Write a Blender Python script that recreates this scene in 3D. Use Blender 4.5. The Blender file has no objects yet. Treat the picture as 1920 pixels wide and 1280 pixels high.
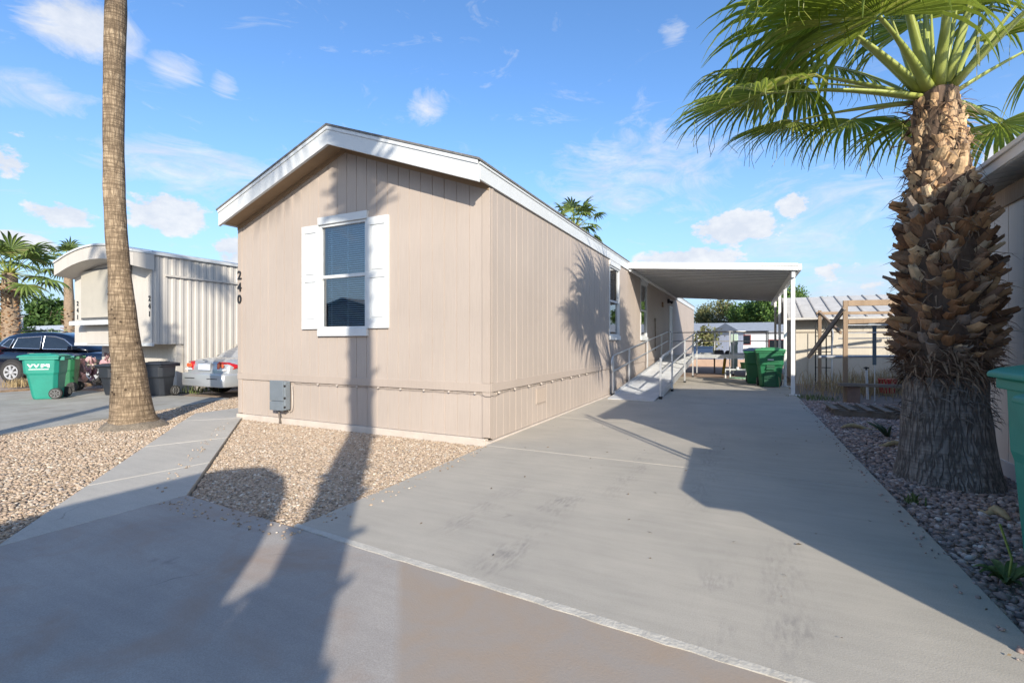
import bpy, bmesh, math, random
import numpy as np
from mathutils import Vector, Matrix, noise as mnoise
PI = math.pi
rnd = random.Random(7)
nrs = np.random.RandomState(11)
S = bpy.context.scene
COL = S.collection
R_ = math.radians

# ---------------------------------------------------------------- camera, sky, sun, exposure
CAM_H = 1.35; FPX = 890.0; YAW = R_(26.15)
cam_d = bpy.data.cameras.new('camera'); cam = bpy.data.objects.new('camera', cam_d); COL.objects.link(cam)
cam.location = (0, 0, CAM_H); cam.rotation_euler = (R_(90), 0, YAW)
cam_d.sensor_width = 36; cam_d.lens = FPX / 1920 * 36; cam_d.clip_start = .05; cam_d.clip_end = 3000
S.camera = cam

SUN_EL = R_(23.3); SD = (-.626, .779)          # the way shadows fall on the ground
SUN_AZ = math.atan2(-SD[0], -SD[1])            # bearing of the sun, clockwise from +Y
world = bpy.data.worlds.new('World'); S.world = world; world.use_nodes = True
def make_world():
    nt = world.node_tree; nt.nodes.clear(); N = nt.nodes; L = nt.links
    def nd(t, **k):
        n = N.new(t)
        for a, b in k.items(): setattr(n, a, b)
        return n
    def mth(op, a, b=None, c=None, clamp=False):
        n = nd('ShaderNodeMath', operation=op, use_clamp=clamp)
        for i, v in enumerate((a, b, c)):
            if v is None: continue
            if isinstance(v, (int, float)): n.inputs[i].default_value = v
            else: L.new(v, n.inputs[i])
        return n.outputs[0]
    out = nd('ShaderNodeOutputWorld'); bg = nd('ShaderNodeBackground')
    sky = nd('ShaderNodeTexSky', sky_type='NISHITA', sun_disc=False, sun_elevation=SUN_EL, sun_rotation=SUN_AZ,
             altitude=350, air_density=1.0, dust_density=1.3, ozone_density=2.0)
    hs = nd('ShaderNodeHueSaturation'); hs.inputs['Saturation'].default_value = 1.12; L.new(sky.outputs[0], hs.inputs['Color'])
    gain = nd('ShaderNodeMix', data_type='RGBA', blend_type='MULTIPLY'); gain.inputs[0].default_value = 1
    L.new(hs.outputs[0], gain.inputs[6]); gain.inputs[7].default_value = SKY_GAIN
    tc = nd('ShaderNodeTexCoord'); sp = nd('ShaderNodeSeparateXYZ'); L.new(tc.outputs['Generated'], sp.inputs[0])
    x, y, z = sp.outputs
    az = mth('ARCTAN2', x, y); el = mth('ARCSINE', z)
    # noise used by every cloud
    mp = nd('ShaderNodeMapping'); mp.inputs['Scale'].default_value = (1, 1, 1.7); L.new(tc.outputs['Generated'], mp.inputs[0])
    n1 = nd('ShaderNodeTexNoise'); n1.inputs['Scale'].default_value = 17; n1.inputs['Detail'].default_value = 9; n1.inputs['Roughness'].default_value = .64
    L.new(mp.outputs[0], n1.inputs['Vector'])
    n2 = nd('ShaderNodeTexNoise'); n2.inputs['Scale'].default_value = 6.0; n2.inputs['Detail'].default_value = 11; n2.inputs['Roughness'].default_value = .68; n2.inputs['Distortion'].default_value = 2.0
    mp2 = nd('ShaderNodeMapping'); mp2.inputs['Scale'].default_value = (1, 1, 2.6); mp2.inputs['Location'].default_value = (3.1, 1.7, .4); L.new(tc.outputs['Generated'], mp2.inputs[0])
    L.new(mp2.outputs[0], n2.inputs['Vector'])
    # heaped clouds: bearing, elevation, half width, half height, strength  (radians)
    heaps = CLOUD_HEAPS
    total = None
    for a0, e0, wa, we, st in heaps:
        da = mth('DIVIDE', mth('SUBTRACT', az, a0), wa); de = mth('DIVIDE', mth('SUBTRACT', el, e0), we)
        r2 = mth('ADD', mth('MULTIPLY', da, da), mth('MULTIPLY', de, de))
        m = mth('MULTIPLY', mth('SUBTRACT', 1.0, r2, clamp=True), st)
        total = m if total is None else mth('MAXIMUM', total, m)
    dens = mth('SUBTRACT', mth('ADD', mth('MULTIPLY', n1.outputs[0], 2.5), mth('MULTIPLY', total, .85)), 1.50)
    heap = mth('MULTIPLY', mth('MULTIPLY', dens, 4.6, clamp=True), mth('MULTIPLY', total, 5.0, clamp=True), clamp=True)
    # thin high veil and wisps
    wisp = None
    for a0, e0, wa, we, st in CLOUD_WISPS:
        da = mth('DIVIDE', mth('SUBTRACT', az, a0), wa); de = mth('DIVIDE', mth('SUBTRACT', el, e0), we)
        r2 = mth('ADD', mth('MULTIPLY', da, da), mth('MULTIPLY', de, de))
        m = mth('MULTIPLY', mth('SUBTRACT', 1.0, r2, clamp=True), st)
        wisp = m if wisp is None else mth('MAXIMUM', wisp, m)
    veil = mth('MULTIPLY', mth('MULTIPLY', mth('SUBTRACT', mth('ADD', n2.outputs[0], mth('MULTIPLY', wisp, .6)), .585), 2.6, clamp=True), .85)
    cov = mth('MAXIMUM', mth('MULTIPLY', heap, .93), veil, clamp=True)
    # cloud brightness: whiter at top, grey base by the noise
    shade = nd('ShaderNodeMix', data_type='RGBA'); L.new(mth('MULTIPLY', mth('SUBTRACT', n1.outputs[0], .42), 3.0, clamp=True), shade.inputs[0])
    shade.inputs[6].default_value = CLOUD_LO; shade.inputs[7].default_value = CLOUD_HI
    mix = nd('ShaderNodeMix', data_type='RGBA'); L.new(cov, mix.inputs[0])
    low = mth('SUBTRACT', 1.0, mth('DIVIDE', mth('MAXIMUM', el, 0.0), .5), clamp=True); hz = nd('ShaderNodeMix', data_type='RGBA'); L.new(mth('MULTIPLY', mth('MULTIPLY', low, low), .95), hz.inputs[0])
    L.new(gain.outputs[2], hz.inputs[6]); hz.inputs[7].default_value = (2.35, 3.15, 4.3, 1); L.new(hz.outputs[2], mix.inputs[6]); L.new(shade.outputs[2], mix.inputs[7])
    L.new(mix.outputs[2], bg.inputs[0]); bg.inputs[1].default_value = SKY_STRENGTH
    L.new(bg.outputs[0], out.inputs[0])
SKY_STRENGTH = .14
SKY_GAIN = (1.12, 1.27, 1.44, 1)
CLOUD_HI = (5.3, 5.3, 5.3, 1); CLOUD_LO = (3.9, 4.15, 4.6, 1)
def pxdir(px, py):
    """bearing and elevation of a direction seen at a pixel of the photograph"""
    k = (px - 960) / FPX; m = (640 - py) / FPX
    X = k * math.cos(YAW) - math.sin(YAW); Y = k * math.sin(YAW) + math.cos(YAW)
    return math.atan2(X, Y), math.atan2(m, math.hypot(X, Y))
def cl(px, py, wx, wy, st):
    a, e = pxdir(px, py); a1, e1 = pxdir(px + wx, py); a2, e2 = pxdir(px, py - wy)
    return (a, e, abs(a1 - a), abs(e2 - e), st)
CLOUD_HEAPS = [cl(1375, 430, 115, 42, 1), cl(1290, 490, 130, 36, 1), cl(1488, 385, 45, 34, .8), cl(1570, 510, 60, 24, .65), cl(1640, 545, 70, 40, .6),
               cl(315, 400, 95, 50, 1), cl(115, 400, 80, 32, .95), cl(15, 300, 55, 42, .9), cl(40, 455, 80, 26, .85), cl(430, 470, 40, 34, .9),
               cl(25, 250, 40, 18, .6), cl(1880, 285, 50, 36, .9), cl(1100, 560, 200, 40, .6), cl(1600, 590, 200, 30, .5)]
CLOUD_WISPS = [cl(150, 50, 130, 75, .85), cl(330, 130, 60, 40, .5), cl(805, 200, 45, 45, .55), cl(1262, 55, 35, 35, .55), cl(60, 170, 150, 50, .5),
               cl(380, 320, 220, 60, .52), cl(1200, 320, 260, 110, .45), cl(1500, 420, 300, 120, .33), cl(900, 420, 300, 100, .2), cl(1620, 540, 200, 60, .5), cl(420, 160, 30, 30, .4)]
make_world()
sun_d = bpy.data.lights.new('sun', 'SUN'); sun = bpy.data.objects.new('sun', sun_d); COL.objects.link(sun)
sun_d.energy = 4.9; sun_d.angle = R_(.53); sun_d.color = (1, .92, .78)
sdir = Vector((SD[0] * math.cos(SUN_EL), SD[1] * math.cos(SUN_EL), -math.sin(SUN_EL)))
sun.rotation_euler = sdir.to_track_quat('-Z', 'Y').to_euler(); sun.location = (10, -12, 14)
S.view_settings.view_transform = 'Standard'; S.view_settings.look = 'None'; S.view_settings.gamma = 1
S.view_settings.use_curve_mapping = False; S.view_settings.exposure = .47
S.render.engine = 'CYCLES'; S.cycles.max_bounces = 8; S.cycles.transparent_max_bounces = 12

CY, SY = math.cos(YAW), math.sin(YAW)
RV = Vector((CY, SY, 0)); FV = Vector((-SY, CY, 0))
def gp(px, py, z=0.0):
    """ground point under a pixel of the photograph (used while measuring the plan)"""
    d = FPX * (CAM_H - z) / (py - 640); k = (px - 960) / FPX
    return (k * d * CY - d * SY, k * d * SY + d * CY)

# ---------------------------------------------------------------- materials
MATS = {}
def mat(name, col, rough=.7, var=.12, scale=6.0, bump=0.0, bscale=60.0, metal=0.0, col2=None, spec=.5, stretch=(1, 1, 1), coat=0.0, detail=6, dist=.02, island=0.0):
    if name in MATS: return MATS[name]
    m = bpy.data.materials.new(name); m.use_nodes = True; nt = m.node_tree; N = nt.nodes; L = nt.links
    b = N['Principled BSDF']; b.inputs['Roughness'].default_value = rough; b.inputs['Metallic'].default_value = metal
    b.inputs['Specular IOR Level'].default_value = spec; b.inputs['Coat Weight'].default_value = coat
    tc = N.new('ShaderNodeTexCoord'); mp = N.new('ShaderNodeMapping'); mp.inputs['Scale'].default_value = stretch
    L.new(tc.outputs['Object'], mp.inputs[0])
    no = N.new('ShaderNodeTexNoise'); no.inputs['Scale'].default_value = scale; no.inputs['Detail'].default_value = detail; no.inputs['Roughness'].default_value = .62
    L.new(mp.outputs[0], no.inputs['Vector'])
    rp = N.new('ShaderNodeValToRGB')
    c2 = col2 if col2 else tuple(min(1, c * (1 + var)) for c in col); c1 = col if col2 else tuple(c * (1 - var) for c in col)
    rp.color_ramp.elements[0].position = .32; rp.color_ramp.elements[1].position = .68
    rp.color_ramp.elements[0].color = (*c1, 1); rp.color_ramp.elements[1].color = (*c2, 1)
    L.new(no.outputs[0], rp.inputs[0]); last = rp.outputs[0]
    if island:
        ge = N.new('ShaderNodeNewGeometry'); mr = N.new('ShaderNodeMapRange'); mr.inputs[3].default_value = 1 - island; mr.inputs[4].default_value = 1 + island
        L.new(ge.outputs['Random Per Island'], mr.inputs[0])
        mx = N.new('ShaderNodeMix'); mx.data_type = 'RGBA'; mx.blend_type = 'MULTIPLY'; mx.inputs[0].default_value = 1
        L.new(last, mx.inputs[6]); L.new(mr.outputs[0], mx.inputs[7]); last = mx.outputs[2]
    L.new(last, b.inputs['Base Color'])
    if bump:
        nb = N.new('ShaderNodeTexNoise'); nb.inputs['Scale'].default_value = bscale; nb.inputs['Detail'].default_value = 4
        L.new(mp.outputs[0], nb.inputs['Vector'])
        bp = N.new('ShaderNodeBump'); bp.inputs['Strength'].default_value = bump; bp.inputs['Distance'].default_value = dist
        L.new(nb.outputs[0], bp.inputs['Height']); L.new(bp.outputs[0], b.inputs['Normal'])
    MATS[name] = m; return m
def ramp_mat(name, stops, rough=.8, bump=0, bscale=40, translucent=0.0, nmix=.25, nscale=30, stretch=(1, 1, 1)):
    """colour picked per loose piece (stones, leaves, old leaf bases)"""
    m = bpy.data.materials.new(name); m.use_nodes = True; nt = m.node_tree; N = nt.nodes; L = nt.links
    b = N['Principled BSDF']; b.inputs['Roughness'].default_value = rough; b.inputs['Specular IOR Level'].default_value = .35
    ge = N.new('ShaderNodeNewGeometry'); rp = N.new('ShaderNodeValToRGB'); e = rp.color_ramp.elements
    while len(e) < len(stops): e.new(.5)
    for i, (p, c) in enumerate(stops): e[i].position = p; e[i].color = (*c, 1)
    L.new(ge.outputs['Random Per Island'], rp.inputs[0])
    tc = N.new('ShaderNodeTexCoord'); mp = N.new('ShaderNodeMapping'); mp.inputs['Scale'].default_value = stretch; L.new(tc.outputs['Object'], mp.inputs[0])
    no = N.new('ShaderNodeTexNoise'); no.inputs['Scale'].default_value = nscale; no.inputs['Detail'].default_value = 4; L.new(mp.outputs[0], no.inputs['Vector'])
    mr = N.new('ShaderNodeMapRange'); mr.inputs[1].default_value = .3; mr.inputs[2].default_value = .7; mr.inputs[3].default_value = 1 - nmix; mr.inputs[4].default_value = 1 + nmix; L.new(no.outputs[0], mr.inputs[0])
    mx = N.new('ShaderNodeMix'); mx.data_type = 'RGBA'; mx.blend_type = 'MULTIPLY'; mx.inputs[0].default_value = 1
    L.new(rp.outputs[0], mx.inputs[6]); L.new(mr.outputs[0], mx.inputs[7]); L.new(mx.outputs[2], b.inputs['Base Color'])
    if bump:
        bp = N.new('ShaderNodeBump'); bp.inputs['Strength'].default_value = bump; bp.inputs['Distance'].default_value = .01
        nb = N.new('ShaderNodeTexNoise'); nb.inputs['Scale'].default_value = bscale; L.new(mp.outputs[0], nb.inputs['Vector'])
        L.new(nb.outputs[0], bp.inputs['Height']); L.new(bp.outputs[0], b.inputs['Normal'])
    if translucent:
        out = N['Material Output']; tr = N.new('ShaderNodeBsdfTranslucent'); ms = N.new('ShaderNodeMixShader'); ms.inputs[0].default_value = translucent
        L.new(mx.outputs[2], tr.inputs[0]); L.new(b.outputs[0], ms.inputs[1]); L.new(tr.outputs[0], ms.inputs[2]); L.new(ms.outputs[0], out.inputs[0])
    MATS[name] = m; return m
def glass_mat(name, refl=.35, tint=(.75, .85, .9)):
    m = bpy.data.materials.new(name); m.use_nodes = True; nt = m.node_tree; N = nt.nodes; L = nt.links; N.remove(N['Principled BSDF'])
    gl = N.new('ShaderNodeBsdfGlossy'); gl.inputs['Roughness'].default_value = .02; gl.inputs[0].default_value = (1, 1, 1, 1)
    tr = N.new('ShaderNodeBsdfTransparent'); tr.inputs[0].default_value = (*tint, 1)
    fr = N.new('ShaderNodeFresnel'); fr.inputs[0].default_value = 1.5
    ad = N.new('ShaderNodeMath'); ad.operation = 'ADD'; ad.use_clamp = True; ad.inputs[1].default_value = refl; L.new(fr.outputs[0], ad.inputs[0])
    ms = N.new('ShaderNodeMixShader'); L.new(ad.outputs[0], ms.inputs[0]); L.new(tr.outputs[0], ms.inputs[1]); L.new(gl.outputs[0], ms.inputs[2])
    L.new(ms.outputs[0], N['Material Output'].inputs[0]); MATS[name] = m; return m
def concrete_mat(name, base, dark, rust=None, tracks=False, shade_patch=False, rough=.85):
    m = bpy.data.materials.new(name); m.use_nodes = True; nt = m.node_tree; N = nt.nodes; L = nt.links
    b = N['Principled BSDF']; b.inputs['Roughness'].default_value = rough; b.inputs['Specular IOR Level'].default_value = .25
    tc = N.new('ShaderNodeTexCoord'); P = tc.outputs['Object']
    def noise(scale, det=6, st=(1, 1, 1), rough=.6, dist=0):
        mp = N.new('ShaderNodeMapping'); mp.inputs['Scale'].default_value = st; L.new(P, mp.inputs[0])
        n = N.new('ShaderNodeTexNoise'); n.inputs['Scale'].default_value = scale; n.inputs['Detail'].default_value = det; n.inputs['Roughness'].default_value = rough; n.inputs['Distortion'].default_value = dist
        L.new(mp.outputs[0], n.inputs['Vector']); return n.outputs[0]
    def rng(v, a, c, lo=0, hi=1):
        r = N.new('ShaderNodeMapRange'); r.inputs[1].default_value = a; r.inputs[2].default_value = c; r.inputs[3].default_value = lo; r.inputs[4].default_value = hi; L.new(v, r.inputs[0]); return r.outputs[0]
    def mix(f, a, c, mode='MIX'):
        x = N.new('ShaderNodeMix'); x.data_type = 'RGBA'; x.blend_type = mode
        if isinstance(f, float): x.inputs[0].default_value = f
        else: L.new(f, x.inputs[0])
        for s, v in ((6, a), (7, c)):
            if isinstance(v, tuple): x.inputs[s].default_value = (*v, 1)
            else: L.new(v, x.inputs[s])
        return x.outputs[2]
    c = mix(rng(noise(1.1, 8), .35, .68), base, dark)
    c = mix(rng(noise(7, 6, (1, .25, 1)), .3, .75, .93, 1.06), (0., 0., 0.), c) if False else c
    sp = rng(noise(170, 2), .3, .7, .86, 1.12); c = mix(1.0, c, sp, 'MULTIPLY')
    sp = rng(noise(5, 5, (.35, 2.6, 1)), .3, .7, .94, 1.05); c = mix(1.0, c, sp, 'MULTIPLY')
    c = mix(rng(noise(2.6, 3), .70, .78, 0, .4), c, (.10, .095, .09))
    vn = N.new('ShaderNodeTexVoronoi'); vn.feature = 'DISTANCE_TO_EDGE'; vn.inputs['Scale'].default_value = .42
    wa = N.new('ShaderNodeVectorMath'); wa.operation = 'ADD'; nz = N.new('ShaderNodeTexNoise'); nz.inputs['Scale'].default_value = 1.6; nz.inputs['Detail'].default_value = 8; L.new(P, nz.inputs['Vector'])
    L.new(P, wa.inputs[0]); sc_ = N.new('ShaderNodeVectorMath'); sc_.operation = 'SCALE'; sc_.inputs[3].default_value = .55; L.new(nz.outputs[1], sc_.inputs[0]); L.new(sc_.outputs[0], wa.inputs[1]); L.new(wa.outputs[0], vn.inputs['Vector'])
    ck = N.new('ShaderNodeMath'); ck.operation = 'MULTIPLY'; L.new(rng(vn.outputs[0], 0, .004, .55, 0), ck.inputs[0]); L.new(rng(noise(.7, 3), .5, .6), ck.inputs[1]); c = c if tracks else mix(ck.outputs[0], c, (.09, .085, .08))
    if rust: c = mix(rng(noise(1.7, 7, dist=.6), .48, .72, 0, .75), c, rust)
    if shade_patch:   # half shade put into the colour: browner right of an edge along the shadows
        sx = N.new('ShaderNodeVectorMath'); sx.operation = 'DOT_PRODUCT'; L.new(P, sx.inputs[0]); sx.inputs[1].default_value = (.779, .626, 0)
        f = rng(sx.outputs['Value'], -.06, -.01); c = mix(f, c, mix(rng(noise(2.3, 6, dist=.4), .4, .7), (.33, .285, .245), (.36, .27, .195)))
    if tracks:  # faint rubber tread marks
        for (x0, x1, y0, y1, s) in TRACKS:
            g = N.new('ShaderNodeSeparateXYZ'); L.new(P, g.inputs[0])
            def band(v, a, bb, soft):
                u = rng(v, a - soft, a + soft); w = rng(v, bb - soft, bb + soft, 1, 0)
                q = N.new('ShaderNodeMath'); q.operation = 'MULTIPLY'; L.new(u, q.inputs[0]); L.new(w, q.inputs[1]); return q.outputs[0]
            q = N.new('ShaderNodeMath'); q.operation = 'MULTIPLY'; L.new(band(g.outputs[0], x0, x1, .05), q.inputs[0]); L.new(band(g.outputs[1], y0, y1, .3), q.inputs[1])
            q2 = N.new('ShaderNodeMath'); q2.operation = 'MULTIPLY'; L.new(q.outputs[0], q2.inputs[0]); L.new(rng(noise(16, 5, (2.2, .5, 1)), .42, .62), q2.inputs[1])
            q3 = N.new('ShaderNodeMath'); q3.operation = 'MULTIPLY'; L.new(q2.outputs[0], q3.inputs[0]); L.new(rng(noise(3.2, 4), .4, .62, 0, s), q3.inputs[1])
            c = mix(q3.outputs[0], c, (.16, .15, .15))
    L.new(c, b.inputs['Base Color'])
    bp = N.new('ShaderNodeBump'); bp.inputs['Strength'].default_value = .25; bp.inputs['Distance'].default_value = .006
    L.new(noise(120, 3), bp.inputs['Height']); L.new(bp.outputs[0], b.inputs['Normal'])
    MATS[name] = m; return m
TRACKS = [(-1.5, -1.25, 2.4, 4.2, .5), (.1, .30, 2.3, 3.6, .5), (-.22, -.05, 2.3, 3.2, .45), (-1.15, -.95, 4.2, 5.8, .42), (-.45, -.25, 4.2, 8, .35), (-2.0, -1.8, 2.8, 4.0, .4)]

def siding_mat(name, col, fine=70):
    """painted hardboard: faint vertical wood grain pressed into the sheet, sun-chalked patches"""
    m = bpy.data.materials.new(name); m.use_nodes = True; nt = m.node_tree; N = nt.nodes; L = nt.links
    b = N['Principled BSDF']; b.inputs['Roughness'].default_value = .62; b.inputs['Specular IOR Level'].default_value = .3
    tc = N.new('ShaderNodeTexCoord'); mp = N.new('ShaderNodeMapping'); mp.inputs['Scale'].default_value = (1, 1, .035); L.new(tc.outputs['Object'], mp.inputs[0])
    g = N.new('ShaderNodeTexNoise'); g.inputs['Scale'].default_value = fine; g.inputs['Detail'].default_value = 5; L.new(mp.outputs[0], g.inputs['Vector'])
    w = N.new('ShaderNodeTexNoise'); w.inputs['Scale'].default_value = .9; w.inputs['Detail'].default_value = 7; L.new(tc.outputs['Object'], w.inputs['Vector'])
    r1 = N.new('ShaderNodeMapRange'); r1.inputs[1].default_value = .3; r1.inputs[2].default_value = .7; r1.inputs[3].default_value = .96; r1.inputs[4].default_value = 1.04; L.new(g.outputs[0], r1.inputs[0])
    r2 = N.new('ShaderNodeMapRange'); r2.inputs[1].default_value = .3; r2.inputs[2].default_value = .7; r2.inputs[3].default_value = .94; r2.inputs[4].default_value = 1.05; L.new(w.outputs[0], r2.inputs[0])
    mu = N.new('ShaderNodeMath'); mu.operation = 'MULTIPLY'; L.new(r1.outputs[0], mu.inputs[0]); L.new(r2.outputs[0], mu.inputs[1])
    mx = N.new('ShaderNodeMix'); mx.data_type = 'RGBA'; mx.blend_type = 'MULTIPLY'; mx.inputs[0].default_value = 1; mx.inputs[6].default_value = (*col, 1); L.new(mu.outputs[0], mx.inputs[7])
    L.new(mx.outputs[2], b.inputs['Base Color'])
    bp = N.new('ShaderNodeBump'); bp.inputs['Strength'].default_value = .35; bp.inputs['Distance'].default_value = .003; L.new(g.outputs[0], bp.inputs['Height']); L.new(bp.outputs[0], b.inputs['Normal'])
    MATS[name] = m; return m
def bark_mat(name, c_lo, c_hi, ring=9.0, fis=26.0, bump=.8, vdep=.45, hdep=.45):
    """palm bark: fine cracks up the trunk crossed by leaf-scar rings"""
    m = bpy.data.materials.new(name); m.use_nodes = True; nt = m.node_tree; N = nt.nodes; L = nt.links
    b = N['Principled BSDF']; b.inputs['Roughness'].default_value = .92; b.inputs['Specular IOR Level'].default_value = .15
    tc = N.new('ShaderNodeTexCoord')
    def no(scale, st, det=5, dist=0):
        mp = N.new('ShaderNodeMapping'); mp.inputs['Scale'].default_value = st; L.new(tc.outputs['Object'], mp.inputs[0])
        n = N.new('ShaderNodeTexNoise'); n.inputs['Scale'].default_value = scale; n.inputs['Detail'].default_value = det; n.inputs['Distortion'].default_value = dist; L.new(mp.outputs[0], n.inputs['Vector']); return n.outputs[0]
    def vo(scale, st):
        mp = N.new('ShaderNodeMapping'); mp.inputs['Scale'].default_value = st; L.new(tc.outputs['Object'], mp.inputs[0])
        ad = N.new('ShaderNodeVectorMath'); ad.operation = 'ADD'; L.new(mp.outputs[0], ad.inputs[0])
        nn = N.new('ShaderNodeTexNoise'); nn.inputs['Scale'].default_value = 5; L.new(tc.outputs['Object'], nn.inputs['Vector'])
        sc = N.new('ShaderNodeVectorMath'); sc.operation = 'SCALE'; sc.inputs[3].default_value = .05; L.new(nn.outputs[1], sc.inputs[0]); L.new(sc.outputs[0], ad.inputs[1])
        v = N.new('ShaderNodeTexVoronoi'); v.feature = 'DISTANCE_TO_EDGE'; v.inputs['Scale'].default_value = scale; L.new(ad.outputs[0], v.inputs['Vector']); return v.outputs[0]
    def rng(v, a, c, lo=0, hi=1):
        r = N.new('ShaderNodeMapRange'); r.inputs[1].default_value = a; r.inputs[2].default_value = c; r.inputs[3].default_value = lo; r.inputs[4].default_value = hi; L.new(v, r.inputs[0]); return r.outputs[0]
    def mul(a, c):
        q = N.new('ShaderNodeMath'); q.operation = 'MULTIPLY'; L.new(a, q.inputs[0]); L.new(c, q.inputs[1]); return q.outputs[0]
    def ridge(v, w):   # thin dark lines where a noise crosses its middle
        a = N.new('ShaderNodeMath'); a.operation = 'SUBTRACT'; L.new(v, a.inputs[0]); a.inputs[1].default_value = .5
        q = N.new('ShaderNodeMath'); q.operation = 'ABSOLUTE'; L.new(a.outputs[0], q.inputs[0]); return rng(q.outputs[0], 0, w, 0, 1)
    cr = rng(ridge(no(fis, (1, 1, .16), 3, .3), .09), 0, 1, vdep, 1); cr2 = rng(no(fis * 2.3, (1, 1, .12), 3), .36, .6, .62, 1)
    rings = rng(ridge(no(ring, (.16, .16, 2.2), 4, .5), .07), 0, 1, hdep, 1); band = rng(no(ring * .35, (.1, .1, 1.5), 5), .3, .65, .6, 1)
    h = mul(mul(mul(cr, cr2), rings), band)
    rp = N.new('ShaderNodeValToRGB'); rp.color_ramp.elements[0].color = (*[c * .35 for c in c_lo], 1); rp.color_ramp.elements[1].color = (*c_hi, 1)
    e = rp.color_ramp.elements.new(.45); e.color = (*c_lo, 1); L.new(h, rp.inputs[0])
    mx = N.new('ShaderNodeMix'); mx.data_type = 'RGBA'; mx.blend_type = 'MULTIPLY'; mx.inputs[0].default_value = 1
    L.new(rp.outputs[0], mx.inputs[6]); L.new(rng(no(2.2, (1, 1, .7), 6), .3, .7, .72, 1.18), mx.inputs[7])
    L.new(mx.outputs[2], b.inputs['Base Color'])
    bp = N.new('ShaderNodeBump'); bp.inputs['Strength'].default_value = bump; bp.inputs['Distance'].default_value = .02; L.new(h, bp.inputs['Height']); L.new(bp.outputs[0], b.inputs['Normal'])
    MATS[name] = m; return m

M_wall = siding_mat('tan painted siding', (.40, .338, .294))
M_trim = siding_mat('tan trim paint', (.39, .326, .280))
M_white = mat('white trim paint', (.58, .595, .60), .5, .04, 3, .15, 90)
M_soffit = mat('brown soffit board', (.30, .21, .13), .8, .08, 5, .2, 60, stretch=(1, .3, 1))
M_shingle = mat('grey roof shingle', (.16, .155, .15), .9, .25, 20, .6, 90)
M_blind = mat('blind slat', (.72, .74, .74), .5, .03)
M_dark = mat('dark interior', (.03, .032, .035), .9, .1)
M_black = mat('black paint', (.018, .018, .02), .45, .2)
M_glass = glass_mat('window glass', .17, (.58, .80, .95))
M_galv = mat('brushed aluminium', (.60, .61, .62), .42, .08, 12, .1, 200, metal=.65, stretch=(1, 1, .3))
M_deck = mat('ramp deck aluminium', (.56, .57, .58), .55, .10, 3, .25, 260, metal=.25)
M_pan = mat('white carport pan', (.74, .74, .73), .45, .05, 2)
M_grey = mat('grey plastic', (.155, .18, .205), .55, .08, 6, .1, 80)
M_wire = mat('dark cable', (.12, .10, .085), .6, .1)
M_clip = mat('cream clip', (.56, .49, .43), .5, .03)
M_conc = concrete_mat('pale driveway concrete', (.445, .405, .345), (.375, .345, .298), tracks=True)
M_path = concrete_mat('walkway concrete', (.465, .435, .385), (.40, .378, .338))
M_apron = concrete_mat('stained and shade-tinted apron concrete', (.385, .35, .315), (.32, .29, .265), rust=(.34, .245, .185), shade_patch=True)
M_pad = concrete_mat('old neighbour concrete', (.39, .37, .325), (.29, .275, .24), rust=(.25, .225, .18))
M_joint = mat('pale joint filler', (.43, .405, .36), .9, .15, 8, .3, 60)
M_dirt = mat('brown dirt', (.26, .20, .155), .95, .3, 1.6, .8, 30, col2=(.36, .28, .22))
M_grav_tan = mat('tan gravel bed', (.34, .27, .195), .95, .3, 30, .9, 60, col2=(.46, .38, .29))
M_grav_mix = mat('mixed gravel bed', (.17, .14, .12), .95, .3, 30, .9, 60, col2=(.28, .23, .20))
M_stone_tan = ramp_mat('tan stones', [(0, (.20, .155, .115)), (.25, (.36, .272, .195)), (.55, (.45, .352, .258)), (.8, (.39, .285, .212)), (.93, (.60, .53, .44)), (1, (.24, .215, .195))], .85)
M_stone_mix = ramp_mat('mixed stones', [(0, (.15, .125, .12)), (.25, (.31, .235, .205)), (.5, (.43, .295, .24)), (.72, (.27, .23, .22)), (.9, (.52, .38, .32)), (1, (.62, .56, .51))], .85)
M_wood = mat('weathered wood', (.23, .16, .105), .85, .2, 4, .4, 40, col2=(.34, .245, .165), stretch=(1, 1, .12))
M_oldwood = mat('grey old wood', (.16, .13, .105), .9, .2, 5, .4, 40, col2=(.25, .21, .17))
M_teal = mat('teal bin plastic', (.013, .225, .165), .5, .12, 3, .12, 200)
M_green = mat('green bin plastic', (.014, .13, .055), .48, .12, 3, .12, 200)
M_greenlid = mat('green lid plastic', (.05, .25, .11), .5, .1, 3)
M_bluelid = mat('navy lid plastic', (.015, .04, .10), .5, .1, 3)
M_blackbin = mat('black bin plastic', (.022, .026, .034), .5, .15, 3, .1, 200)
M_tyre = mat('tyre rubber', (.035, .033, .032), .85, .2, 20, .2, 90)
M_rim = mat('alloy wheel', (.62, .63, .65), .35, .05, metal=.5)
M_graywheel = mat('grey bin wheel', (.16, .16, .16), .7, .1)
M_rubber = mat('black rubber', (.02, .02, .02), .7, .1)

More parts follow.
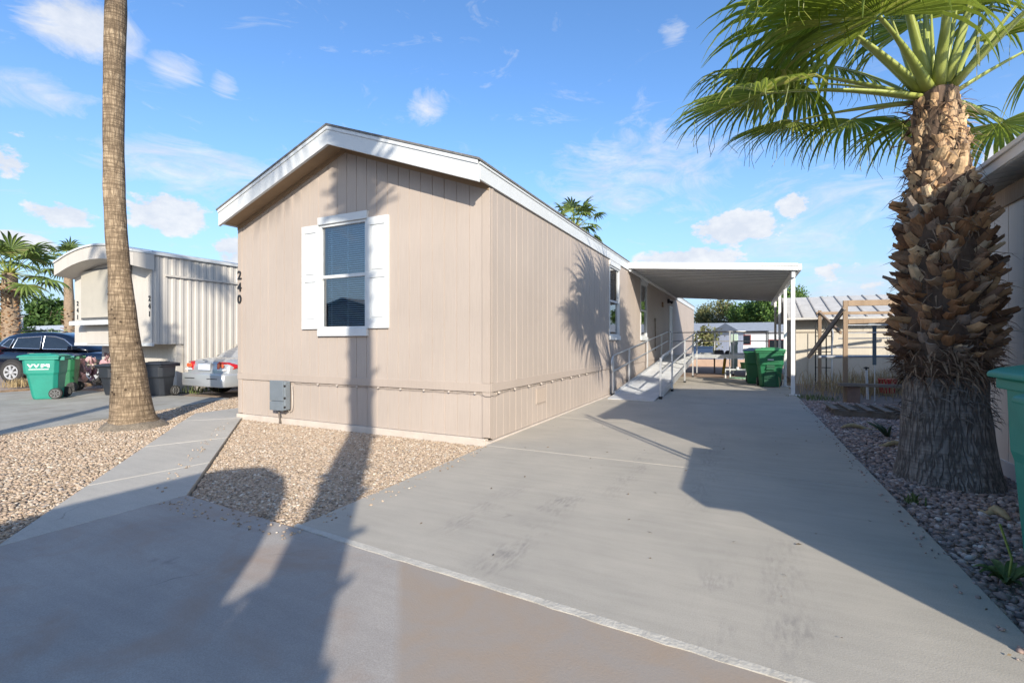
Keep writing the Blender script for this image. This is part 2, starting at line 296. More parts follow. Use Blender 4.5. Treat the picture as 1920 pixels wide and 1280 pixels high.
# ---------------------------------------------------------------- builders
def root_loc(p):
    while p.parent is not None: p = p.parent
    return p.location.copy()
class MB:
    """collects shapes, then links them as one mesh object"""
    def __init__(self): self.v = []; self.f = []
    def add(self, vs, fs):
        n = len(self.v); self.v.extend([tuple(p) for p in vs]); self.f.extend([tuple(i + n for i in f) for f in fs]); return self
    def box(self, x0, x1, y0, y1, z0, z1):
        return self.add([(x0, y0, z0), (x1, y0, z0), (x1, y1, z0), (x0, y1, z0), (x0, y0, z1), (x1, y0, z1), (x1, y1, z1), (x0, y1, z1)],
                        [(0, 3, 2, 1), (4, 5, 6, 7), (0, 1, 5, 4), (1, 2, 6, 5), (2, 3, 7, 6), (3, 0, 4, 7)])
    def bar(self, a, b, w, h=None, up=(0, 0, 1)):
        """rectangular bar from a to b"""
        h = h or w; a = Vector(a); b = Vector(b); t = (b - a).normalized(); u = Vector(up)
        if abs(t.dot(u)) > .95: u = Vector((0, 1, 0))
        s = t.cross(u).normalized(); n = s.cross(t)
        vs = [p + s * (i * w / 2) + n * (j * h / 2) for p in (a, b) for i, j in ((-1, -1), (1, -1), (1, 1), (-1, 1))]
        return self.add(vs, [(3, 2, 1, 0), (4, 5, 6, 7), (0, 1, 5, 4), (1, 2, 6, 5), (2, 3, 7, 6), (3, 0, 4, 7)])
    def tube(self, pts, r, n=8, cap=True):
        pts = [Vector(p) for p in pts]; rs = r if isinstance(r, (list, tuple)) else [r] * len(pts); vs = []; pn = None
        for i, p in enumerate(pts):
            t = (pts[min(i + 1, len(pts) - 1)] - pts[max(i - 1, 0)]).normalized()
            if pn is None: pn = t.orthogonal().normalized()
            else:
                pn = pn - t * pn.dot(t); pn = pn.normalized() if pn.length > 1e-6 else t.orthogonal().normalized()
            b = t.cross(pn)
            vs += [p + (pn * math.cos(2 * PI * k / n) + b * math.sin(2 * PI * k / n)) * rs[i] for k in range(n)]
        fs = [(i * n + k, i * n + (k + 1) % n, (i + 1) * n + (k + 1) % n, (i + 1) * n + k) for i in range(len(pts) - 1) for k in range(n)]
        if cap: fs += [tuple(range(n - 1, -1, -1)), tuple(range((len(pts) - 1) * n, len(pts) * n))]
        return self.add(vs, fs)
    def disc(self, c, axis, r, h, n=24):
        c = Vector(c); a = Vector(axis).normalized(); return self.tube([c - a * h / 2, c + a * h / 2], r, n)
    def prism(self, poly, fn, lo, hi):
        """poly: 2-D outline; fn(u, v, w) -> point; extruded in w from lo to hi"""
        n = len(poly); vs = [fn(u, v, lo) for u, v in poly] + [fn(u, v, hi) for u, v in poly]
        return self.add(vs, [tuple(range(n - 1, -1, -1)), tuple(range(n, 2 * n))] + [(i, (i + 1) % n, (i + 1) % n + n, i + n) for i in range(n)])
    def loft(self, rings, cap=True, closed=True):
        n = len(rings[0]); vs = [p for r in rings for p in r]; m = n if closed else n - 1
        fs = [(i * n + k, i * n + (k + 1) % n, (i + 1) * n + (k + 1) % n, (i + 1) * n + k) for i in range(len(rings) - 1) for k in range(m)]
        if cap: fs += [tuple(range(n - 1, -1, -1)), tuple(range((len(rings) - 1) * n, len(rings) * n))]
        return self.add(vs, fs)
    def build(self, name, m, parent=None, world=True, bevel=0, smooth=False, subsurf=0, loc=None, bseg=2, fix=True):
        me = bpy.data.meshes.new(name); off = root_loc(parent) if (parent is not None and world) else Vector((0, 0, 0))
        if loc is not None: off = Vector(loc)
        me.from_pydata([(p[0] - off.x, p[1] - off.y, p[2] - off.z) for p in self.v], [], self.f)
        if fix:
            bm = bmesh.new(); bm.from_mesh(me); bmesh.ops.recalc_face_normals(bm, faces=bm.faces); bm.to_mesh(me); bm.free()
        return link(name, me, m, parent, bevel, smooth, subsurf, loc, bseg)
def link(name, me, m, parent=None, bevel=0, smooth=False, subsurf=0, loc=None, bseg=2):
    o = bpy.data.objects.new(name, me); COL.objects.link(o)
    if m is not None: me.materials.append(m)
    if parent is not None: o.parent = parent
    if loc is not None: o.location = loc
    if bevel:
        b = o.modifiers.new('bevel', 'BEVEL'); b.width = bevel; b.segments = bseg; b.limit_method = 'ANGLE'; b.angle_limit = R_(40)
    if subsurf:
        s = o.modifiers.new('subsurf', 'SUBSURF'); s.levels = s.render_levels = subsurf
    if smooth:
        for p in me.polygons: p.use_smooth = True
    return o
def thing(name, label, cat, loc=(0, 0, 0), rz=0, group=None):
    o = bpy.data.objects.new(name, None); COL.objects.link(o); o.location = loc; o.rotation_euler = (0, 0, rz); o.empty_display_size = .2
    return tag(o, label, cat, group)
def tag(o, label, cat, group=None):
    o['label'] = label; o['category'] = cat
    if group: o['group'] = group
    return o
def struct(o): o['kind'] = 'structure'; return o
def dup(root, loc, rz, label, group=None, scale=None):
    r = root.copy(); COL.objects.link(r); r.location = loc; r.rotation_euler = (0, 0, rz); r['label'] = label
    if group: r['group'] = group
    if scale: r.scale = scale
    for ch in list(root.children):
        c = ch.copy(); COL.objects.link(c); c.parent = r
        for g in list(ch.children):
            d = g.copy(); COL.objects.link(d); d.parent = c
    return r
def np_mesh(name, V, F):
    """V (n,3) float, F (m,k) int with one k -> mesh, fast"""
    me = bpy.data.meshes.new(name); k = F.shape[1]
    me.vertices.add(len(V)); me.vertices.foreach_set('co', V.astype(np.float32).ravel())
    me.loops.add(F.size); me.loops.foreach_set('vertex_index', F.astype(np.int32).ravel())
    me.polygons.add(len(F)); me.polygons.foreach_set('loop_start', np.arange(0, F.size, k, dtype=np.int32)); me.polygons.foreach_set('loop_total', np.full(len(F), k, dtype=np.int32))
    me.update(calc_edges=True); return me
_tcache = {}
def text_mesh(body, size, extrude=.004, offset=0.0):
    cu = bpy.data.curves.new('lettering', 'FONT'); cu.body = body; cu.size = size; cu.extrude = extrude; cu.offset = offset; cu.align_x = 'CENTER'; cu.align_y = 'CENTER'; cu.resolution_u = 4
    o = bpy.data.objects.new('lettering', cu); COL.objects.link(o); bpy.context.view_layer.update()
    me = bpy.data.meshes.new_from_object(o.evaluated_get(bpy.context.evaluated_depsgraph_get()))
    bpy.data.objects.remove(o); bpy.data.curves.remove(cu); return me
def put_text(name, body, size, m, parent, mat4, extrude=.004, offset=0.0, local=False):
    me = text_mesh(body, size, extrude, offset); me.materials.clear()
    off = Vector((0, 0, 0)) if local else root_loc(parent)
    me.transform(Matrix.Translation(-off) @ mat4); return link(name, me, m, parent)
def face_mat(loc, right, up):
    r = Vector(right).normalized(); u = Vector(up).normalized(); n = r.cross(u)
    return Matrix(((r.x, u.x, n.x, loc[0]), (r.y, u.y, n.y, loc[1]), (r.z, u.z, n.z, loc[2]), (0, 0, 0, 1)))
def grooved(mb, us, fn, z0, topf, holes=(), gw=.012, gd=.008, step=.203, phase=.0):
    """sheet siding: flat boards between narrow grooves. fn(u, d, z): point at u along the wall, d into it."""
    u0, u1 = us; cuts = [(u0, 0), (u1, 0)]; x = u0 + phase
    while x < u1 - gw * 2:
        gq = int(round((x - u0 - phase) / step)) % 6 == 3; gw = (.019 if gq else .012) if step == .203 else gw
        if x > u0 + gw * 2: cuts += [(x - gw / 2, 0), (x - gw / 2 + .002, gd), (x + gw / 2 - .002, gd), (x + gw / 2, 0)]
        x += step
    for h in holes: cuts += [(h[0], 0), (h[1], 0)]
    brk = [b for b in BREAKS if u0 < b < u1]
    cuts += [(b, 0) for b in brk]
    cuts = sorted(cuts)
    for (a, da), (b, db) in zip(cuts[:-1], cuts[1:]):
        if b - a < 1e-5: continue
        mid = (a + b) / 2; spans = [(lambda q: z0, topf)]
        for h in holes:
            if h[0] - 1e-6 < mid < h[1] + 1e-6: spans = [(lambda q: z0, lambda q, h=h: h[2]), (lambda q, h=h: h[3], topf)]
        for lo, hi in spans:
            mb.add([fn(a, da, lo(a)), fn(b, db, lo(b)), fn(b, db, hi(b)), fn(a, da, hi(a))], [(0, 1, 2, 3)])
BREAKS = []

# ================================================================ THE GROUND
def poly_sheet(name, poly, z, m, th=None):
    mb = MB()
    if th: mb.prism(poly, lambda u, v, w: (u, v, w), z - th, z)
    else: mb.add([(x, y, z) for x, y in poly], [tuple(range(len(poly)))])
    return struct(mb.build(name, m, bevel=.008 if th else 0))
g = MB().add([(-900, -900, -.075), (900, -900, -.075), (900, 900, -.075), (-900, 900, -.075)], [(0, 1, 2, 3)]); struct(g.build('ground', M_dirt))
HX0, HX1, HY0, HY1 = -8.21, -3.04, 5.517, 33.5
DL, DR = -2.95, 1.16
# driveway: slabs with real joints between them
mb = MB(); ys = [2.36, 5.40, 8.0, 10.8, 13.5, 16.3, 19.2]
def seam(x): return 2.43 - .075 * (x - DL)
for a, b in zip(ys[:-1], ys[1:]):
    x0 = HX1 + .0 if a > 5.3 else DL
    p = [(x0, a + .005), (DR, a + .005), (DR, b - .005), (HX1 + .02 if a > 5.3 else HX1 + .02, b - .005)]
    if a < 2.5: p = [(DL, seam(DL) + .02), (DR, seam(DR) + .02), (DR, b - .005), (-3.02, b - .005)]
    mb.prism(p, lambda u, v, w: (u, v, w), -.11, 0)
mb.prism([(HX1 + .02, 5.42), (DR - .02, 5.42), (DR - .02, 19.1), (HX1 + .02, 19.1)], lambda u, v, w: (u, v, w), -.11, -.008)
mb.prism([(DL + .04, 2.6), (DR - .02, 2.6), (DR - .02, 5.6), (DL + .04, 5.6)], lambda u, v, w: (u, v, w), -.11, -.008)
struct(mb.build('driveway', M_conc, bevel=.006))
mb = MB(); n = 40
for i in range(n):
    xa = DL - .02 + (DR + .3 - DL) * i / n; xb = DL - .02 + (DR + .3 - DL) * (i + 1) / n; j = lambda x: .006 * math.sin(x * 23) + .004 * math.sin(x * 61)
    mb.add([(xa, seam(xa) - .022 + j(xa), .0), (xb, seam(xb) - .022 + j(xb), .0), (xb, seam(xb) + .022, .006), (xa, seam(xa) + .022, .006), (xa, seam(xa) - .022 + j(xa), -.05), (xb, seam(xb) - .022 + j(xb), -.05)], [(0, 1, 2, 3), (4, 5, 1, 0)])
struct(mb.build('driveway_joint', M_joint))
# street apron in front (the photographer stands on it)
ap = [(-4.40, -14), (6, -14), (6, 1.95), (DR + .1, seam(DR) - .02), (DL, seam(DL) - .02), (-4.43, 2.50)]
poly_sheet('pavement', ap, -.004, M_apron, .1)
struct(MB().add([(-60, -40, -.03), (60, -40, -.03), (60, -5, -.03), (-60, -5, -.03)], [(0, 1, 2, 3)]).build('street', mat('asphalt', (.06, .06, .062), .9, .2, 30, .5, 200)))
# walkway, two slabs with a joint
mb = MB(); A = [(-8.62, 4.80), (-4.43, 1.30), (-4.43, 2.50), (-8.0, 5.42)]
def lerp2(a, b, t): return (a[0] + (b[0] - a[0]) * t, a[1] + (b[1] - a[1]) * t)
for t0, t1 in ((0, .40), (.404, .73), (.734, 1)):
    mb.prism([lerp2(A[0], A[1], t0), lerp2(A[0], A[1], t1), lerp2(A[3], A[2], t1), lerp2(A[3], A[2], t0)], lambda u, v, w: (u, v, w), -.1, -.003)
mb.prism([(-8.63, 4.81), (-8.01, 5.43), (-8.24, 5.75), (-8.24, 12), (-9.3, 12), (-9.3, 5.4)], lambda u, v, w: (u, v, w), -.1, -.003)
struct(mb.build('path', M_path, bevel=.006))
# neighbour's concrete pad
pad = [(-18.5, 2.3), (-9.75, 2.3), (-10.15, 4.3), (-11.2, 7.3), (-13.3, 7.0), (-17.8, 6.55)]
poly_sheet('paved_yard', pad, -.02, M_pad, .06)
# gravel: a bed and real stones on it
def inside(P, poly):
    x, y = P[:, 0], P[:, 1]; r = np.zeros(len(P), bool); j = len(poly) - 1
    for i in range(len(poly)):
        xi, yi = poly[i]; xj, yj = poly[j]
        c = ((yi > y) != (yj > y)) & (x < (xj - xi) * (y - yi) / (yj - yi + 1e-12) + xi); r ^= c; j = i
    return r
_t = (1 + 5 ** .5) / 2
ICO_V = np.array([(-1, _t, 0), (1, _t, 0), (-1, -_t, 0), (1, -_t, 0), (0, -1, _t), (0, 1, _t), (0, -1, -_t), (0, 1, -_t), (_t, 0, -1), (_t, 0, 1), (-_t, 0, -1), (-_t, 0, 1)]) / 1.902
ICO_F = np.array([(0, 11, 5), (0, 5, 1), (0, 1, 7), (0, 7, 10), (0, 10, 11), (1, 5, 9), (5, 11, 4), (11, 10, 2), (10, 7, 6), (7, 1, 8), (3, 9, 4), (3, 4, 2), (3, 2, 6), (3, 6, 8), (3, 8, 9), (4, 9, 5), (2, 4, 11), (6, 2, 10), (8, 6, 7), (9, 8, 1)])
def stones(name, poly, n, r0, r1, z, m):
    bb = np.array(poly); lo, hi = bb.min(0), bb.max(0); P = np.zeros((0, 2))
    while len(P) < n:
        q = lo + (hi - lo) * nrs.rand(n * 2, 2); P = np.vstack([P, q[inside(q, poly)]])
    P = P[:n]; r = r0 + (r1 - r0) * nrs.rand(n) ** 2.2
    V = ICO_V[None] * (1 + .30 * (nrs.rand(n, 12, 1) - .5))
    sc = np.stack([1 + .5 * nrs.rand(n), .75 + .35 * nrs.rand(n), .5 + .3 * nrs.rand(n)], 1) * r[:, None]; V = V * sc[:, None]
    ti = (nrs.rand(n) - .5) * 1.1; c, s = np.cos(ti)[:, None], np.sin(ti)[:, None]; V = np.stack([V[..., 0], V[..., 1] * c - V[..., 2] * s, V[..., 1] * s + V[..., 2] * c], 2)
    an = nrs.rand(n) * 2 * PI; c, s = np.cos(an)[:, None], np.sin(an)[:, None]; V = np.stack([V[..., 0] * c - V[..., 1] * s, V[..., 0] * s + V[..., 1] * c, V[..., 2]], 2)
    V[..., 0] += P[:, :1]; V[..., 1] += P[:, 1:]; V[..., 2] += z + (r * .45 * nrs.rand(n))[:, None]
    F = (ICO_F[None] + 12 * np.arange(n)[:, None, None]).reshape(-1, 3)
    o = link(name, np_mesh(name, V.reshape(-1, 3), F), m); o['kind'] = 'stuff'; return o
PA = [(-7.95, 5.40), (-4.43, 2.53), (DL - .02, 2.47), (-3.04, 5.40), (-3.04, 5.46), (-7.95, 5.46)]
PB = [(-9.75, .2), (-4.45, .2), (-4.45, 1.27), (-8.64, 4.77), (-9.32, 5.4), (-9.32, 9.5), (-11.6, 9.5), (-11.15, 7.3), (-10.15, 4.3)]
PC = [(DR + .01, 1.9), (2.45, 1.9), (2.45, 8.5), (3.4, 9), (3.4, 13), (DR + .02, 13)]
struct(MB().add([(x, y, -.045) for x, y in PA], [tuple(range(len(PA)))]).build('gravel_bed', M_grav_tan))
struct(MB().add([(x, y, -.045) for x, y in PB], [tuple(range(len(PB)))]).build('gravel_bed', M_grav_tan))
struct(MB().add([(x, y, -.045) for x, y in [(DR, 1.2), (14, 1.2), (14, 17.5), (DR, 17.5)]], [(0, 1, 2, 3)]).build('gravel_bed', M_grav_mix))
stones('gravel', PA, 46000, .007, .017, -.040, M_stone_tan)
stones('gravel', PB, 62000, .007, .019, -.040, M_stone_tan)
stones('gravel', PC, 22000, .010, .030, -.042, M_stone_mix)

# ================================================================ THE HOUSE
XM = (HX0 + HX1) / 2; HALF = (HX1 - HX0) / 2; EAVE = 3.40; RISE = .95
house = thing('mobile_home', 'long tan mobile home numbered 240 with white fascia, shuttered front window and grooved siding', 'mobile home', (XM, HY0, 0))
def gable(u): return EAVE + RISE * (1 - abs(u - XM) / HALF)
fF = lambda u, d, z: (u, HY0 + d, z)
fS = lambda u, d, z: (HX1 - d, u, z)
FW = (-6.155, -5.155, 1.545, 3.215); W1 = (11.68, 12.70, 1.50, 3.26); W2 = (15.62, 16.72, 1.50, 3.26)
BAND0, BAND1 = .675, .79
BREAKS = [XM]
w = MB(); grooved(w, (HX0 + .10, HX1 - .10), fF, BAND1, gable, [FW], phase=.09); w.build('front_wall', M_wall, house, fix=False)
BREAKS = []
w = MB(); grooved(w, (HY0 + .09, HY1), fS, BAND1, lambda u: EAVE + .05, [W1, W2], phase=.13); w.build('side_wall', M_wall, house, fix=False)
w = MB(); w.add([(HX0, HY0, -.05), (HX0, HY1, -.05), (HX0, HY1, 3.5), (HX0, HY0, 3.5), (HX1, HY1, -.05), (HX1, HY1, 3.5), (XM, HY1, 4.35)], [(0, 1, 2, 3), (1, 4, 5, 6, 2)]); w.build('rear_wall', M_wall, house)
w = MB(); grooved(w, (HX0 + .10, HX1 - .09), lambda u, d, z: (u, HY0 + .012 + d, z), .06, lambda u: BAND0, phase=.09)
grooved(w, (HY0 + .09, HY1), lambda u, d, z: (HX1 - .012 - d, u, z), .03, lambda u: BAND0, phase=.13); w.build('skirting', M_wall, house, fix=False)
mb = MB(); mb.box(HX0 - .012, HX1 + .012, HY0 - .014, HY0 + .03, BAND0, BAND1); mb.box(HX1 - .03, HX1 + .014, HY0 + .031, HY1, BAND0, BAND1); mb.build('belly_band', M_trim, house, bevel=.003)
for x0, x1 in ((HX0 - .004, HX0 + .10), (HX1 - .11, HX1 + .006)):
    mb = MB(); mb.box(x0, x1, HY0 - .012, HY0 + .05, BAND1 + .001, gable((x0 + x1) / 2) - .03); mb.box(x0, x1, HY0 - .006, HY0 + .05, .07, BAND0 - .001)
    if x0 > XM: mb.box(HX1 - .05, HX1 + .010, HY0 + .051, HY0 + .10, BAND1 + .001, EAVE + .05); mb.box(HX1 - .05, HX1 + .004, HY0 + .051, HY0 + .10, .05, BAND0 - .001)
    mb.build('corner_trim', M_trim, house, bevel=.004)
mb = MB(); mb.box(HX0 - .01, HX1 - .05, HY0 - .035, HY0 + .06, -.09, .055); mb.box(HX1 - .06, HX1 + .014, HY0 - .01, HY1, -.05, .022); mb.build('footing', mat('tan base board', (.52, .45, .39), .8, .1, 4, .3, 40), house, bevel=.006)
mb = MB()   # narrow frieze under the soffit
for a, b in ((HX0, XM), (XM, HX1)): mb.add([fF(a, -.02, gable(a) - .05), fF(b, -.02, gable(b) - .05), fF(b, -.02, gable(b) + .05), fF(a, -.02, gable(a) + .05), fF(a, .02, gable(a) - .05), fF(b, .02, gable(b) - .05)], [(0, 1, 2, 3), (0, 4, 5, 1)])
mb.build('frieze', M_soffit, house)
# roof: shingles over white fascia; front overhang .35 m
OV = .35; RY0 = HY0 - OV; ET = 3.635
def rz(u): return ET + RISE * (1 - abs(u - XM) / (HALF + .03))
mb = MB()
for s in (-1, 1):
    xe = XM + s * (HALF + .055); xs = [XM, xe]
    mb.add([(XM, RY0 - .025, rz(XM)), (xe, RY0 - .025, ET - .01), (xe, HY1 + .2, ET - .01), (XM, HY1 + .2, rz(XM)), (XM, RY0 - .025, rz(XM) + .03), (xe, RY0 - .025, ET + .018), (xe, HY1 + .2, ET + .018), (XM, HY1 + .2, rz(XM) + .03)],
           [(0, 1, 2, 3), (4, 5, 6, 7), (0, 1, 5, 4), (1, 2, 6, 5), (2, 3, 7, 6)])
for k in []:   # broken tab edges showing along the rake
    t = (k + .5) / 60; u = HX0 - .04 + (HX1 - HX0 + .08) * t; mb.box(u - .03, u + .035, RY0 - .034, RY0 + .1, rz(u) + .008, rz(u) + .03 + .009 * rnd.random())
mb.build('roof', M_shingle, house)
mb = MB(); TH = .045
for s in (-1, 1):
    xe = XM + s * (HALF + .03)
    for y0, dz0, dz1 in ((RY0, -.275, -.035), (RY0 - .014, -.055, -.002)):
        mb.prism([(XM, rz(XM) + dz0), (xe, ET + dz0), (xe, ET + dz1), (XM, rz(XM) + dz1)], lambda u, v, w: (u, w, v), y0, y0 + TH - (.02 if y0 < RY0 else 0))
for s in (-1, 1):
    xa = XM + s * (HALF + .032); xb = xa - s * .03
    mb.box(min(xa, xb), max(xa, xb), RY0 + TH + .001, HY1 + .15, ET - .235, ET - .012); xc = xa + s * .012; mb.box(min(xa, xc), max(xa, xc), RY0 + .02, HY1 + .15, ET - .045, ET - .013)
mb.build('fascia', M_white, house, bevel=.003)
mb = MB()
for s in (-1, 1):
    xe = XM + s * (HALF - .0)
    mb.add([(XM, RY0 + .04, gable(XM) + .02), (xe, RY0 + .04, EAVE + .02), (xe, HY0 + .02, EAVE + .02), (XM, HY0 + .02, gable(XM) + .02)], [(0, 1, 2, 3)])
mb.build('soffit', M_soffit, house)
def window(fn, u0, u1, z0, z1, header=True, flip=1, rail=.5, blind=True, half=False):
    """white single-hung window set in an opening: frame > glass, blind, reveal"""
    mb = MB()
    def bx(a, b, d0, d1, c, e):
        ps = [fn(a, d0, c), fn(b, d1, e)]; mb.box(*sorted((ps[0][0], ps[1][0])), *sorted((ps[0][1], ps[1][1])), c, e)
    t = .04; zr = z0 + (z1 - z0) * rail
    bx(u0, u0 + t, -.018, .05, z0, z1); bx(u1 - t, u1, -.018, .05, z0, z1); bx(u0 + t, u1 - t, -.017, .05, z1 - t, z1); bx(u0 + t, u1 - t, -.017, .05, z0, z0 + t); bx(u0 + t, u1 - t, .0, .06, zr - .025, zr + .025)
    if header: bx(u0 - .02, u1 + .02, -.045, .0, z1 + .001, z1 + .12); bx(u0 - .02, u1 + .02, -.05, .0, z0 - .11, z0 - .001)
    fr = mb.build('window', M_white, house, bevel=.003)
    gl = MB()
    for a, b, d in ((z0 + t, zr - .025, .034), (zr + .025, z1 - t, .022)): gl.add([fn(u0 + t, d, a), fn(u1 - t, d, a), fn(u1 - t, d, b), fn(u0 + t, d, b)], [(0, 1, 2, 3)])
    gl.build('glass', M_glass, fr, fix=False)
    mb = MB(); o, i = .062, .6
    P = lambda u, d, z: fn(u, d, z)
    q = [P(u0, o, z0), P(u1, o, z0), P(u1, o, z1), P(u0, o, z1), P(u0, i, z0), P(u1, i, z0), P(u1, i, z1), P(u0, i, z1)]
    mb.add(q, [(4, 5, 6, 7), (0, 1, 5, 4), (1, 2, 6, 5), (2, 3, 7, 6), (3, 0, 4, 7)]); mb.build('room', M_dark, fr)
    if blind:
        mb = MB(); zz = z1 - .06; zend = z0 + .02 if not half else zr
        while zz > zend:
            mb.add([P(u0 + .05, .10, zz - .009), P(u1 - .05, .10, zz - .009), P(u1 - .05, .118, zz + .006), P(u0 + .05, .118, zz + .006)], [(0, 1, 2, 3)]); zz -= .034
        for f in (.15, .5, .85):
            uu = u0 + (u1 - u0) * f; a = P(uu - .004, .099, z0); b = P(uu + .004, .095, z1); mb.box(*sorted((a[0], b[0])), *sorted((a[1], b[1])), max(zend, z0), z1 - .05)
        mb.build('blind', M_blind, fr)
    return fr
window(fF, *FW); window(fS, *W1, half=True); window(fS, *W2, half=True)
for a, b in ((-6.55, -6.165), (-5.145, -4.735)):
    mb = MB(); z0, z1 = 1.548, 3.226; zm = 2.36; mb.box(a, b, HY0 - .022, HY0 + .004, z0, z1)
    for c, e in ((z0, z0 + .14), (zm - .05, zm + .05), (z1 - .12, z1)): mb.box(a, b, HY0 - .036, HY0 - .0225, c, e)
    for c, e in ((a, a + .07), (b - .07, b)):
        for f, g_ in ((z0 + .14, zm - .05), (zm + .05, z1 - .12)): mb.box(c, e, HY0 - .036, HY0 - .0225, f, g_)
    for f, g_ in ((z0 + .165, zm - .075), (zm + .075, z1 - .145)): mb.box(a + .095, b - .095, HY0 - .033, HY0 - .0225, f, g_)
    mb.build('shutter', M_white, house, bevel=.004)
for i, ch in enumerate('240'): put_text('house_number', ch, .215, M_black, house, face_mat((HX0 + .055, HY0 - .02, 2.53 - i * .215), (1, 0, 0), (0, 0, 1)), .008, .004)
# vent in the skirting, cable with clips under the band
mb = MB(); mb.box(HX1 - .02, HX1 + .004, 7.10, 7.50, .33, .59)
for k in range(9): mb.box(HX1 + .005, HX1 + .010, 7.12 + k * .042, 7.14 + k * .042, .35, .57)
mb.build('skirt_vent', M_trim, house)
mb = MB(); cl_ = MB(); pts = []; n = 46
for k in range(n):
    x = -6.75 + (HX1 + .03 + 6.75) * k / (n - 1); pts.append((x, HY0 - .022, BAND0 - .012 - .014 * abs(math.sin(k * 1.1)) - (.03 if k > n - 3 else 0)))
for k in range(40): pts.append((HX1 + .02, HY0 + .02 + k * .13, BAND0 - .014 - .012 * abs(math.sin(k * .8)) - (.03 if k < 2 else 0)))
mb.tube(pts, .0028, 5); wire = mb.build('cable', M_wire, house)
for k in range(8): x = -6.2 + k * .42; MB().box(x, x + .022, HY0 - .032, HY0 - .012, BAND0 - .028, BAND0 - .005).build('clip', M_clip, wire)
for k in range(9): y = HY0 + .22 + k * .5; MB().box(HX1 + .01, HX1 + .034, y, y + .025, BAND0 - .03, BAND0 - .005).build('clip', M_clip, wire)
# things along the carport wall: door, lamp, meter, conduit
mb = MB(); mb.box(HX1 - .02, HX1 + .03, 22.0, 22.1, .8, 2.95); mb.box(HX1 - .02, HX1 + .03, 23.0, 23.1, .8, 2.95); mb.box(HX1 - .02, HX1 + .03, 22.1, 23.0, 2.85, 2.95); mb.box(HX1 - .02, HX1 + .012, 22.1, 23.0, .8, 2.85)
door = mb.build('door', M_white, house, bevel=.004); MB().box(HX1 + .013, HX1 + .07, 22.16, 22.22, 1.75, 1.8).build('handle', M_black, door)
mb = MB(); mb.box(HX1, HX1 + .1, 21.55, 21.7, 3.02, 3.2); mb.tube([(HX1 + .1, 21.62, 3.1), (HX1 + .22, 21.62, 3.02)], [.05, .07], 8); mb.build('porch_lamp', M_black, house)
mb = MB(); mb.tube([(HX1 + .03, 18.3, 1.0), (HX1 + .03, 18.3, 2.2)], .02, 6); mb.box(HX1, HX1 + .05, 18.25, 18.36, 2.1, 2.22); mb.build('conduit', M_oldwood, house)
MB().box(HX1, HX1 + .06, 20.0, 20.18, 2.75, 2.95).build('wall_bell', M_wood, house)
mb = MB(); mb.tube([(HX1 + .08, HY0 + 7.6 + .0, .0), (HX1 + .08, HY0 + 7.6, .0)], .01, 3) if False else None
# roof vents on the far slope edge are out of sight from here

# grey telephone box on the front skirting
tb = thing('utility_box', 'grey plastic utility box with a cable, mounted low on the front wall beside the gravel', 'utility box', (-6.99, HY0, .2))
mb = MB(); mb.box(-7.17, -6.83, HY0 - .13, HY0 - .012, .205, .69); mb.build('body', M_grey, tb, bevel=.02)
mb = MB(); mb.box(-7.185, -6.85, HY0 - .146, HY0 - .128, .36, .70); mb.box(-7.185, -6.85, HY0 - .146, HY0 - .128, .20, .352); mb.build('cover', M_grey, tb, bevel=.008)
for z in (.25, .40, .60): MB().box(-6.835, -6.822, HY0 - .148, HY0 - .12, z, z + .03).build('hinge', M_black, tb)
MB().tube([(-7.06, HY0 - .07, .21), (-7.05, HY0 - .06, .12), (-7.04, HY0 - .055, .02), (-7.04, HY0 - .05, -.06)], [.016, .016, .016, .028], 8).build('cable', M_wire, tb, smooth=True)
MB().tube([(-6.78, HY0 - .03, .62), (-6.77, HY0 - .02, .3), (-6.79, HY0 - .02, .2), (-6.85, HY0 - .02, .17), (-6.88, HY0 - .03, .21)], .006, 6).build('white_cable', M_clip, tb, smooth=True)

# ================================================================ CARPORT
cp = thing('carport', 'white flat metal carport roof on slim posts against the tan mobile home', 'carport', (-.9, 13.7, 0))
CY0, CY1, CXR = 13.75, 24.3, 1.165
def cz(x): return 3.47 - (x - HX1) * .078
mb = MB(); n = 28      # ribbed pan deck: ribs run across, from the house to the gutter
for k in range(n):
    y = CY0 + .03 + (CY1 - CY0 - .05) * k / n; s = (CY1 - CY0 - .05) / n
    for ya, yb, za, zb in ((y, y + s * .78, 0, 0), (y + s * .78, y + s * .83, 0, .07), (y + s * .83, y + s * .95, .07, .07), (y + s * .95, y + s, .07, 0)):
        mb.add([(HX1 + .03, ya, cz(HX1) + za), (CXR, ya, cz(CXR) + za), (CXR, yb, cz(CXR) + zb), (HX1 + .03, yb, cz(HX1) + zb)], [(0, 1, 2, 3)])
mb.build('roof_panel', M_pan, cp, fix=False)
mb = MB()
for k in range(1, n): y = CY0 + .03 + (CY1 - CY0 - .05) * k / n; mb.bar((HX1 + .1, y, cz(HX1 + .1) - .011), (CXR - .02, y, cz(CXR) - .011), .022, .018)
mb.build('pan_seams', mat('grey seam metal', (.42, .42, .42), .5, .1), cp)
MB().add([(HX1 + .03, CY0, cz(HX1) + .10), (CXR, CY0, cz(CXR) + .10), (CXR, CY1, cz(CXR) + .10), (HX1 + .03, CY1, cz(HX1) + .10)], [(0, 1, 2, 3)]).build('roof_top', M_pan, cp)
mb = MB()
